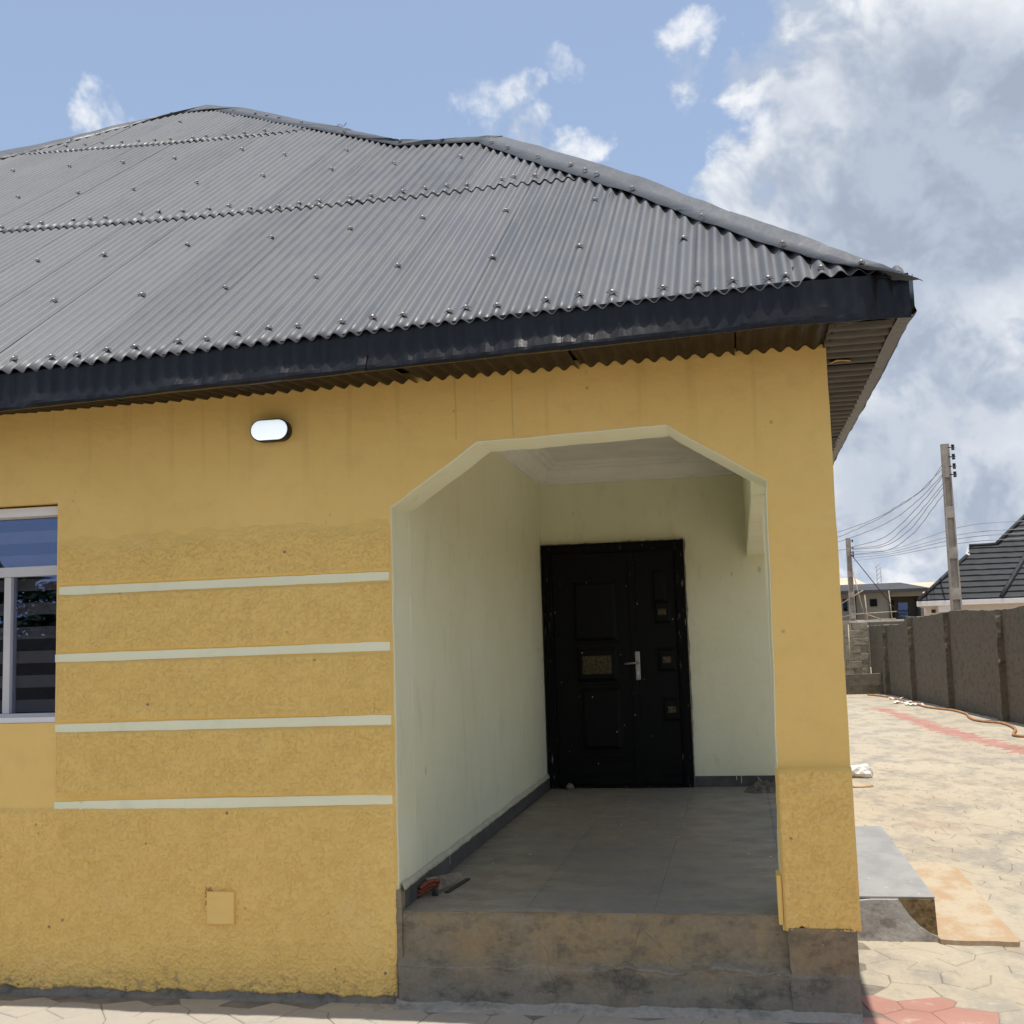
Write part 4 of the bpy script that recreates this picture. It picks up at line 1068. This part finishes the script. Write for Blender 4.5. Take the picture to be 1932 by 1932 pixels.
# ================================================================ BOUNDARY WALLS
bwA = np.array([3.474, 28.628]); bwd = np.array([.0756, -.9971]); bwn = np.array([.9971, .0756])
def wall_obj(name, label, s0, s1, ztop, mat, pil=(), zfun=None):
    e_ = empty(name, (*(bwA+bwd*(s0+s1)*.5), 0))
    bm = bmesh.new(); n = int((s1-s0)/.11); F0 = []; 
    for i in range(n+1):
        s = s0+(s1-s0)*i/n; zt = ztop(s) + .018*nz(s*3.1, 1, 4) + .012*nz(s*13, 5, 2); p = bwA+bwd*s
        col = []
        m_ = 14
        for k in range(m_+1):
            z = -.02+(zt+.02)*k/m_; q = p + bwn*(.012*nz(s*1.7, z*1.7, 3))
            col.append(bm.verts.new((q[0], q[1], z)))
        q = p+bwn*.20
        col.append(bm.verts.new((q[0], q[1], zt+.02*nz(s*9, 3, 2)))); col.append(bm.verts.new((q[0], q[1], -.02)))
        F0.append(col)
    for a, b in zip(F0, F0[1:]):
        for k in range(len(a)-1): f = bm.faces.new((a[k], b[k], b[k+1], a[k+1])); f.smooth = k < 13
    bm.faces.new(F0[0]); bm.faces.new(F0[-1][::-1])
    adopt(obj_bm('wall_face', bm, mat), e_)
    for s in pil:
        bm = bmesh.new(); zt = ztop(s)-.03; rows = []
        for k in range(31):
            z = -.02+(zt+.02)*k/30; j1 = .015*nz(z*7+s, 2, 3); j2 = .018*nz(z*9+s, 6, 3)+(.03 if nz(z*4+s, 9) > .35 else 0); P = []
            for (ds, dn) in ((-.15, .02), (-.15+j2, -.12+j1), (.15+j2, -.12+j1), (.15, .02)):
                q = bwA+bwd*(s+ds)+bwn*dn; P.append(bm.verts.new((q[0], q[1], z)))
            rows.append(P)
        for a, b in zip(rows, rows[1:]):
            for k in range(3): bm.faces.new((a[k], b[k], b[k+1], a[k+1]))
        bm.faces.new(rows[-1])
        adopt(obj_bm('pilaster', bm, mat), e_)
    tag(e_, label, 'boundary wall'); return e_
wall_obj('boundary_wall', 'long tall plastered boundary wall with pilasters along the yard', 3.0, 34, lambda s: 2.06+.03*math.sin(s), M_plast, (3.62, 7.2, 11.05, 14.8, 18.6, 22.4, 26.2, 30))
wall_obj('boundary_wall', 'lower far stretch of the plastered boundary wall near the low wall', -2.0, 2.995, lambda s: 1.885, M_plast, (.42,))
# block wall closing the yard
bk = empty('block_wall', (1, 30.7, 0)); bh = .225; bl = .46; r_ = 0
z = -.02
while z < 1.8:
    x = 3.30 - (bl*.5 if r_ % 2 else 0)
    first = r_ % 2
    while x > -4.5:
        w = bl
        bm = bmesh.new(); bx(bm, x-w+.008, x-.008, 30.60+rng.uniform(-.012, .012), 30.82, z+.007, z+bh-.007+(.02*rng.random() if z > 1.5 else 0), .01)
        adopt(obj_bm('block', bm, M_block), bk); x -= w
    z += bh; r_ += 1
adopt(box('mortar', -4.9, 3.28, 30.612, 30.80, -.02, 1.76, M_block), bk)
tag(bk, 'unplastered sandcrete block wall closing the far end of the yard', 'block wall')
bm = bmesh.new(); n = 50; rows = []
for i in range(n+1):
    x = -3+6.40*i/n
    rows.append([bm.verts.new(p) for p in ((x, 28.63+.015*nz(x*3, 1), -.02), (x, 28.62+.02*nz(x*4, 3), .25), (x, 28.63+.012*nz(x*3, 5), .555+.01*nz(x*5, 2)), (x, 28.83, .56+.012*nz(x*4, 8)), (x, 28.83, -.02))])
for a, b in zip(rows, rows[1:]):
    for k in range(4): bm.faces.new((a[k], b[k], b[k+1], a[k+1]))
bm.faces.new(rows[0]); bm.faces.new(rows[-1][::-1])
tag(obj_bm('low_wall', bm, M_plast), 'knee high plastered wall crossing the far end of the yard', 'low wall')
bm = bmesh.new(); tube(bm, [(2.71, 30.45, .0), (2.73, 30.50, 1.95)], .018, 6)
tag(obj_bm('leaning_stick', bm, M_wood), 'thin grey stick standing against the unplastered block wall', 'stick')

# ================================================================ POLES AND WIRES
def pole(name, label, x, y, ht, w, side, ins_z):
    e_ = empty(name, (x, y, 0)); bm = bmesh.new(); n = 24; rows = []
    # rectangular tapering post with shallow recessed panels on its front face
    def half(z): return w*.5*(1-.32*z/ht)
    R0 = [(-.02, ht)]
    pan = [(z0, z0+.95) for z0 in np.arange(.4, ht-1.4, 1.32)]
    zs_ = sorted(set([0, ht] + [a for p in pan for a in p]))
    for z0, z1 in zip(zs_, zs_[1:]):
        rec = any(abs(z0-a) < 1e-6 for a, b in pan)
        h0, h1 = half(z0), half(z1)
        if rec:
            for sx in (-1, 1):
                o_ = .70
                V_ = [(sx*h*o_, -h*.8, z) for h, z in ((h0, z0), (h1, z1))] + [(sx*h, -h*.8, z) for h, z in ((h1, z1), (h0, z0))] 
                lo = [bm.verts.new((x+p[0], y+p[1], p[2])) for p in V_]; hi = [bm.verts.new((x+p[0], y+h0*.8 if p[2] == z0 else y+h1*.8, p[2])) for p in V_]
                bm.faces.new(lo); bm.faces.new(hi[::-1])
                for k in range(4): bm.faces.new((lo[k], lo[(k+1) % 4], hi[(k+1) % 4], hi[k]))
            V0 = [bm.verts.new((x+sx*h*.70, y-h*.8+.07*w/.3, z)) for sx, h, z in ((-1, h0, z0), (1, h0, z0), (1, h1, z1), (-1, h1, z1))]; bm.faces.new(V0)
        else:
            a = [bm.verts.new((x+sx*h0, y+sy*h0*.8, z0)) for sx, sy in ((-1, -1), (1, -1), (1, 1), (-1, 1))]; b = [bm.verts.new((x+sx*h1, y+sy*h1*.8, z1)) for sx, sy in ((-1, -1), (1, -1), (1, 1), (-1, 1))]
            for k in range(4): bm.faces.new((a[k], a[(k+1) % 4], b[(k+1) % 4], b[k]))
            bm.faces.new(a[::-1]); bm.faces.new(b)
    adopt(obj_bm('post', bm, M_pole), e_)
    for z in ins_z:
        h = half(z); bm = bmesh.new(); tube(bm, [(x+h*.6, y-h, z), (x+h+.16, y-h, z)], .018, 6)
        tube(bm, [(x+h+.10, y-h, z-.09), (x+h+.10, y-h, z-.03)], .05, 8); tube(bm, [(x+h+.10, y-h, z-.028), (x+h+.10, y-h, z+.028)], .03, 8); tube(bm, [(x+h+.10, y-h, z+.03), (x+h+.10, y-h, z+.09)], .05, 8)
        adopt(obj_bm('insulator', bm, M_black), e_)
    tag(e_, label, 'utility pole', 'concrete utility poles'); return e_
pole('utility_pole', 'tall concrete utility pole with black insulators before the black tiled roof', 6.45, 34.3, 7.73, .36, 1, (7.6, 7.29, 6.98, 6.71))
pole('utility_pole', 'distant concrete utility pole beside the unfinished building with scaffolding', 6.70, 72.2, 7.8, .42, 1, (7.6, 7.15, 6.85, 6.65))
WIR = [[(6.31,34.04,7.07),(6.71,40.27,7.06),(6.83,48.45,7.31),(6.82,58.66,7.66),(5.99,71.76,8.15),(4.5,90,8.9)], [(6.39,34.06,7.01),(6.44,40.24,6.88),(6.43,48.41,7.02),(6.35,58.6,7.35),(5.97,71.79,7.84),(4.4,90,8.6)],
 [(6.29,34.08,6.71),(6.43,40.26,6.62),(6.57,48.47,6.7),(6.33,58.64,6.98),(5.95,71.82,7.54),(4.4,90,8.3)], [(6.31,34.09,6.68),(6.69,40.31,6.67),(6.78,48.55,6.39),(7.04,58.82,6.59),(6.9,72.06,7.2)],
 [(6.33,34.12,6.48),(6.68,40.33,6.41),(6.92,48.6,6.23),(7.11,58.87,6.31),(5.98,71.89,7.02),(4.4,90,7.8)], [(6.53,34.14,6.59),(6.81,40.36,6.41),(7.15,48.65,6.14),(7.2,58.89,6.22),(6.95,72.08,7.06)],
 [(6.55,34.16,6.42),(6.93,40.4,6.27),(7.29,48.69,5.98),(7.46,58.97,6.03),(6.9,72.1,6.73)]]
NAMES = ['topmost cable sagging from the near pole past the far pole', 'second cable from the top sagging past the far pole', 'third cable from the top sagging past the far pole', 'slack cable ending at the top insulator of the far pole', 'crossing cable passing just below the far pole insulators', 'slack cable ending at the second insulator of the far pole', 'lowest sagging cable between the two utility poles']
for P, l in zip(WIR, NAMES):
    bm = bmesh.new(); pp = catmull(P, 8); tube(bm, [(p[0]+.02*nz(i*.9, P[0][2]), p[1], p[2]+.03*nz(i*.8, P[0][2]*3)) for i, p in enumerate(pp)], .011, 5, r1=.022)
    tag(obj_bm('overhead_cable', bm, M_wire), l, 'cable', 'overhead cables')
for k, (z0, z1, l) in enumerate(((5.19, 5.10, 'topmost straight cable crossing in front of the black tiled roof'), (4.94, 4.85, 'second straight cable crossing in front of the black tiled roof'), (4.80, 4.70, 'third straight cable crossing in front of the black tiled roof'), (4.64, 4.54, 'lowest straight cable crossing in front of the black tiled roof'))):
    D_ = 36.4; A_ = Vector((6.9, 72.0, 6.9-.2*k)); B_ = Vector((7.15, 36.6, z0+.0)); C2 = Vector((12.0, 32.0, z1+.35)); 
    bm = bmesh.new(); tube(bm, catmull([A_, Vector((7.0, 54, 5.4+.1*(3-k))), B_, Vector((9.3, 34.6, z0-.02)), C2], 8), .010, 5)
    tag(obj_bm('overhead_cable', bm, M_wire), l, 'cable', 'overhead cables')
bm = bmesh.new(); tube(bm, [(6.8, 72, 6.75), (8.25, 72.3, 4.7), (9.9, 72.6, 2.4), (11.5, 73, 0)], .028, 5)
tag(obj_bm('stay_wire', bm, M_black), 'black stay wire slanting down from the distant utility pole', 'stay wire')

# ================================================================ NEIGHBOUR HOUSE WITH BLACK TILES
nh = empty('neighbour_house', (10, 42, 0))
def N(o): return adopt(o, nh)
bm = bmesh.new(); zprism(bm, [(6.2, 39.0), (19, 39.0), (22, 52), (9.2, 52)], -.02, 2.72); N(obj_bm('wall', bm, M_nwall))
bm = bmesh.new(); bx(bm, 5.85, 20, 38.52, 38.62, 2.58, 2.76, .01); zprism(bm, [(5.86, 38.63), (5.96, 38.63), (8.96, 51.6), (8.86, 51.6)], 2.58, 2.76); bx(bm, 5.96, 19.9, 38.63, 39.05, 2.62, 2.66)
bx(bm, 6.6, 7.1, 38.62, 39.1, 2.35, 2.62, .01)
N(obj_bm('gutter_board', bm, M_white))
N(box('vent', 6.40, 6.54, 38.985, 39.05, 2.34, 2.46, M_dark))
def NP(x, t): return Vector((x, 38.55+t*math.cos(.65), 2.76+t*math.sin(.65)))
def nleft(t): return lin(t, [(0, 5.93), (2.72, 8.06), (2.74, 8.10), (3.38, 8.27), (3.40, 9.25), (5.4, 10.75), (7.0, 11.9), (8.6, 13.2)])
t = 0; k = 0
while t < 8.4:
    t1 = t+.36; xl0, xl1 = nleft(t), nleft(min(t1, 8.6)); 
    bm = bmesh.new(); n = 46; top_, bot_, low_ = [], [], []
    for i in range(n+1):
        f_ = i/n; xa = xl0+(19.6-xl0)*f_; xb = max(xl1, xl0)+(19.6-max(xl1, xl0))*f_
        sc = .016*abs(math.sin(xa*math.pi/.42))
        b_ = NP(xa, t)+Vector((0, -.02, .045+sc)); low_.append(bm.verts.new(NP(xa, t)+Vector((0, -.012, -.03)))); bot_.append(bm.verts.new(b_)); top_.append(bm.verts.new(NP(xb, t1+.03)+Vector((0, 0, .004))))
    for i in range(n): bm.faces.new((bot_[i], bot_[i+1], top_[i+1], top_[i])); bm.faces.new((low_[i], low_[i+1], bot_[i+1], bot_[i]))
    N(obj_bm('tile_course', bm, M_ntile)); t = t1; k += 1
# left hip plane, gablet, hip ridges
bm = bmesh.new()
hipL = [NP(5.93, 0), NP(8.06, 2.72), NP(8.10, 2.75), NP(8.27, 3.38), NP(9.25, 3.40), NP(10.75, 5.4), NP(13.2, 8.6)]
base = [p + Vector((3.0, 13, 0)) for p in hipL]
a = [bm.verts.new(p) for p in hipL]; b = [bm.verts.new(p) for p in base]
for k in range(6): bm.faces.new((a[k], a[k+1], b[k+1], b[k]))
N(obj_bm('side_roof', bm, M_ntile))
def ridge(P, r_): 
    bm = bmesh.new(); tube(bm, [p+Vector((0, -.02, .05)) for p in P], r_, 6); return N(obj_bm('hip_ridge', bm, M_ntile))
ridge([NP(5.93, 0), NP(7.0, 1.37), NP(8.06, 2.72)], .07); ridge([NP(8.27, 3.38), NP(9.25, 3.42)], .07); ridge([NP(9.25, 3.42), NP(10.75, 5.4), NP(13.2, 8.6)], .08); ridge([NP(8.72, .02), NP(9.35, 1.2), NP(10.0, 2.4), NP(10.9, 3.9)], .085)
bm = bmesh.new(); vv = [bm.verts.new(p+Vector((-.02, -.05, .02))) for p in (NP(8.02, 2.75), NP(8.22, 3.40), NP(8.20, 2.80))]; bm.faces.new(vv)
bmesh.ops.solidify(bm, geom=bm.faces[:], thickness=.05); N(obj_bm('gablet_face', bm, M_white))
tag(nh, 'white bungalow with black stepped tile roof beyond the boundary wall', 'house')

# ================================================================ FAR BUILDINGS
fh = empty('unfinished_building', (11, 102, 0))
def Fh(o): return adopt(o, fh)
bm = bmesh.new(); bx(bm, 5.5, 12.35, 99, 110, -.02, 5.2); bx(bm, 12.36, 15.0, 102, 110, -.02, 5.2); bx(bm, 14.75, 15.0, 99, 101.99, -.02, 5.2); bx(bm, 12.36, 14.74, 99, 101.99, 4.75, 5.2); bx(bm, 12.36, 14.74, 99, 101.99, 2.4, 2.75)
Fh(obj_bm('wall', bm, M_fwall))
bm = bmesh.new()
E3 = [(4.9, 98.3, 5.15), (15.5, 98.3, 5.15), (15.5, 111, 5.15), (4.9, 111, 5.15)]; T3 = [(7.5, 102.5, 6.05), (13.6, 102.0, 6.05), (13.6, 107, 6.05), (7.5, 107, 6.05)]
a = [bm.verts.new((x, y, z)) for x, y, z in E3]; a2 = [bm.verts.new((x, y, z+.22)) for x, y, z in E3]; b = [bm.verts.new(p) for p in T3]
for k in range(4): bm.faces.new((a[k], a[(k+1) % 4], a2[(k+1) % 4], a2[k])); bm.faces.new((a2[k], a2[(k+1) % 4], b[(k+1) % 4], b[k]))
bm.faces.new(b); bm.faces.new(a[::-1])
Fh(obj_bm('roof', bm, M_froof))
for (x0, x1, z0, z1) in ((10.68, 11.18, 4.02, 4.56), (8.45, 8.72, 3.7, 4.65), (6.6, 7.4, 3.5, 4.6)):
    w_ = Fh(box('window', x0-.05, x1+.05, 98.94, 99.02, z0-.05, z1+.05, M_black)); adopt(box('pane', x0, x1, 98.92, 98.935, z0, z1, M_glass), w_)
Fh(box('balcony_window', 13.3, 14.1, 101.9, 102.02, 3.0, 4.3, M_glass)); Fh(box('balcony_door', 12.5, 13.0, 101.9, 102.02, 2.76, 4.5, M_black))
bm = bmesh.new(); tube(bm, [(12.36, 98.9, 2.76), (14.8, 98.9, 2.76+.9)], .01, 4)
for z in (3.3, 3.55): tube(bm, [(12.4, 98.98, z), (14.75, 98.98, z)], .03, 5)
Fh(obj_bm('balcony_rail', bm, M_black))
for x in (9.43, 12.25):
    bm = bmesh.new(); tube(bm, [(x, 98.9, -.02), (x, 98.9, 5.1)], .06, 6); Fh(obj_bm('rain_pipe', bm, M_black))
tag(fh, 'unfinished grey rendered two storey building with dark low roof and scaffolding', 'building')
SC = [[(7.9, 97, 3.1), (9.4, 97, 3.35), (12.6, 97, 3.45)], [(7.9, 96.9, 2.75), (12.4, 96.9, 2.85)], [(9.9, 96.8, 3.35), (12.1, 96.8, 2.5)], [(9.2, 96.7, 6.9), (9.6, 96.7, 4.6), (10.2, 96.7, 2.1)], [(10.0, 96.6, 4.9), (10.15, 96.6, 2.0)], [(8.0, 96.5, 4.2), (9.9, 96.5, 5.3)], [(11.95, 96.6, 5.2), (12.1, 96.6, 2.2)]]
SL = ['long horizontal bamboo pole, upper of the two scaffold rails', 'long horizontal bamboo pole, lower of the two scaffold rails', 'slanting bamboo brace at the right of the scaffold', 'tallest leaning bamboo scaffold pole beside the far utility pole', 'short upright bamboo scaffold pole under the small window', 'bamboo scaffold pole slanting up left of the small window', 'upright bamboo pole beside the black rain pipe']
for P, l in zip(SC, SL):
    bm = bmesh.new(); tube(bm, P, .05, 6); tag(obj_bm('scaffold_pole', bm, M_wood), l, 'scaffold pole', 'bamboo scaffolding')
lb = empty('low_building', (6.5, 58, 0))
adopt(box('wall', 5.75, 9.5, 57.2, 60, -.02, 2.25, M_fwall), lb); adopt(box('parapet', 5.4, 9.6, 57.0, 60.2, 2.251, 2.36, simple('pale_concrete', (.58, .55, .50), .9)), lb)
bm = bmesh.new(); v_ = [bm.verts.new(p) for p in ((5.45, 56.9, 2.38), (5.62, 56.9, 2.38), (6.1, 56.9, 2.02), (5.85, 56.9, 2.02))]; bm.faces.new(v_); r_ = bmesh.ops.extrude_face_region(bm, geom=bm.faces[:]); bmesh.ops.translate(bm, vec=(0, .08, 0), verts=[v for v in r_['geom'] if isinstance(v, bmesh.types.BMVert)])
adopt(obj_bm('white_coping', bm, M_white), lb)
tag(lb, 'low concrete building with white coping just behind the boundary wall', 'building')
def far_house(x0, x1, y, zw, zr, label, roofmat=M_tan):
    e_ = empty('far_house', ((x0+x1)/2, y+5, 0)); adopt(box('wall', x0+.4, x1-.4, y+.5, y+9.5, -.02, zw, M_nwall), e_)
    bm = bmesh.new(); xm = (x1-x0)*.28
    a = [bm.verts.new(p) for p in ((x0, y, zw-.05), (x1, y, zw-.05), (x1, y+10, zw-.05), (x0, y+10, zw-.05))]; b = [bm.verts.new(p) for p in ((x0+xm, y+5, zr), (x1-xm, y+5, zr))]
    for f_ in ((a[0], a[1], b[1], b[0]), (a[1], a[2], b[1]), (a[2], a[3], b[0], b[1]), (a[3], a[0], b[0]), (a[3], a[2], a[1], a[0])): bm.faces.new(f_)
    adopt(obj_bm('roof', bm, roofmat), e_); tag(e_, label, 'house')
far_house(19, 29, 150, 6.6, 8.1, 'distant house with tan roof between the unfinished building and black tiles')
far_house(9.5, 16.5, 148, 7.4, 9.0, 'distant tan roofed house seen behind the far utility pole')
bm = bmesh.new()
for dx in (-.35, .35): tube(bm, [(16.2+dx, 140, 0), (16.2+dx*.6, 140, 9.6)], .05, 4)
for z in np.arange(6, 9.6, .5): tube(bm, [(15.9, 140, z), (16.5, 140, z+.5)], .03, 4)
tag(obj_bm('lattice_mast', bm, M_wire), 'tiny lattice mast rising behind the dark roof of the unfinished building', 'mast')

# ================================================================ BEHIND THE CAMERA (seen in the window glass)
bm = bmesh.new(); n = 60; rows = []
for i in range(n+1):
    x = -30+38*i/n; rows.append([bm.verts.new(p) for p in ((x, -19.0, -.02), (x, -19+.01*nz(x, 1), 2.2+.02*nz(x*3, 4)), (x, -19.22, 2.2+.02*nz(x*2, 7)), (x, -19.22, -.02))])
for a, b in zip(rows, rows[1:]):
    for k in range(3): bm.faces.new((a[k], b[k], b[k+1], a[k+1]))
tag(obj_bm('front_boundary_wall', bm, M_plast), 'plastered boundary wall reflected dark in the window glass', 'boundary wall')
def banana(x, y, ht, seed, label):
    R2 = random.Random(seed); e_ = empty('banana_plant', (x, y, 0))
    bm = bmesh.new(); tube(bm, [(x, y, 0), (x+.05, y, ht*.3), (x, y+.05, ht*.6)], .13, 8, r1=.07); adopt(obj_bm('stem', bm, M_trunk), e_)
    for k in range(9):
        az = R2.uniform(0, 6.28); el = R2.uniform(.7, 1.35); L_ = ht*R2.uniform(.45, .62); w_ = L_*.13
        bm = bmesh.new(); rows = []
        dx, dy = math.cos(az), math.sin(az)
        for i in range(11):
            t = i/10; rr_ = L_*t; dr_ = 1.1*t*t
            hx = rr_*math.cos(el)*(1+.3*t); hz = ht*.58 + rr_*math.sin(el) - dr_*L_*.35
            ww_ = w_*math.sin(math.pi*min(1, t*.92+.05))**.6*(1+.15*R2.uniform(-1, 1)); c_ = Vector((x+dx*hx, y+dy*hx, hz))
            s_ = Vector((-dy, dx, 0)); rows.append([bm.verts.new(c_-s_*ww_+Vector((0, 0, .25*ww_))), bm.verts.new(c_), bm.verts.new(c_+s_*ww_+Vector((0, 0, .25*ww_)))])
        for a, b in zip(rows, rows[1:]):
            for q in range(2): bm.faces.new((a[q], b[q], b[q+1], a[q+1]))
        adopt(obj_bm('leaf', bm, M_leaf), e_)
    tag(e_, label, 'banana plant', 'banana plants behind the front wall')
banana(-19.5, -21.5, 4.6, 1, 'banana plant mirrored tallest in the upper window pane')
banana(-22.5, -22.5, 3.9, 2, 'banana plant mirrored at the left of the upper window pane')
banana(-17.0, -22.0, 3.7, 4, 'banana plant mirrored at the right edge of the window glass')

M_bush = simple('shrub_leaf', (.035, .06, .02), .7, .4, 3)
def shrub(x, y, ht, seed, label):
    R2 = random.Random(seed); e_ = empty('shrub', (x, y, 0)); V = []; F = []
    for k in range(1500):
        a = R2.uniform(0, 6.283); t = R2.random(); rr_ = 1.7*math.sqrt(R2.random())*math.sin(math.pi*min(1, .18+.75*t))**.7*(1+.25*math.sin(3*a+seed))
        c_ = Vector((x+rr_*math.cos(a), y+rr_*math.sin(a)*.8, .25+t*ht)); u_ = Vector((R2.gauss(0, 1), R2.gauss(0, 1), R2.gauss(0, .6))).normalized(); w_ = u_.cross(Vector((R2.gauss(0, 1), R2.gauss(0, 1), R2.gauss(0, 1)))).normalized()
        l_ = R2.uniform(.10, .2); b0 = len(V); V += [c_-u_*l_, c_+w_*l_*.4, c_+u_*l_, c_-w_*l_*.4]; F.append((b0, b0+1, b0+2, b0+3))
    adopt(obj('crown', V, F, M_bush), e_)
    bm = bmesh.new(); tube(bm, [(x, y, 0), (x+.1, y, ht*.4), (x-.05, y, ht*.8)], .09, 7, r1=.03); adopt(obj_bm('trunk', bm, M_trunk), e_)
    tag(e_, label, 'shrub', 'shrubs behind the front wall')
for k, (x, h_) in enumerate(((-12.5, 3.3), (-14.7, 3.5), (-16.8, 3.3), (-18.8, 3.7), (-21.0, 3.4), (-23.2, 3.6))):
    shrub(x, -20.9-.4*(k % 2), h_, k+3, ('first', 'second', 'third', 'fourth', 'fifth', 'sixth')[k]+' dark shrub from the right mirrored in the lower window panes')
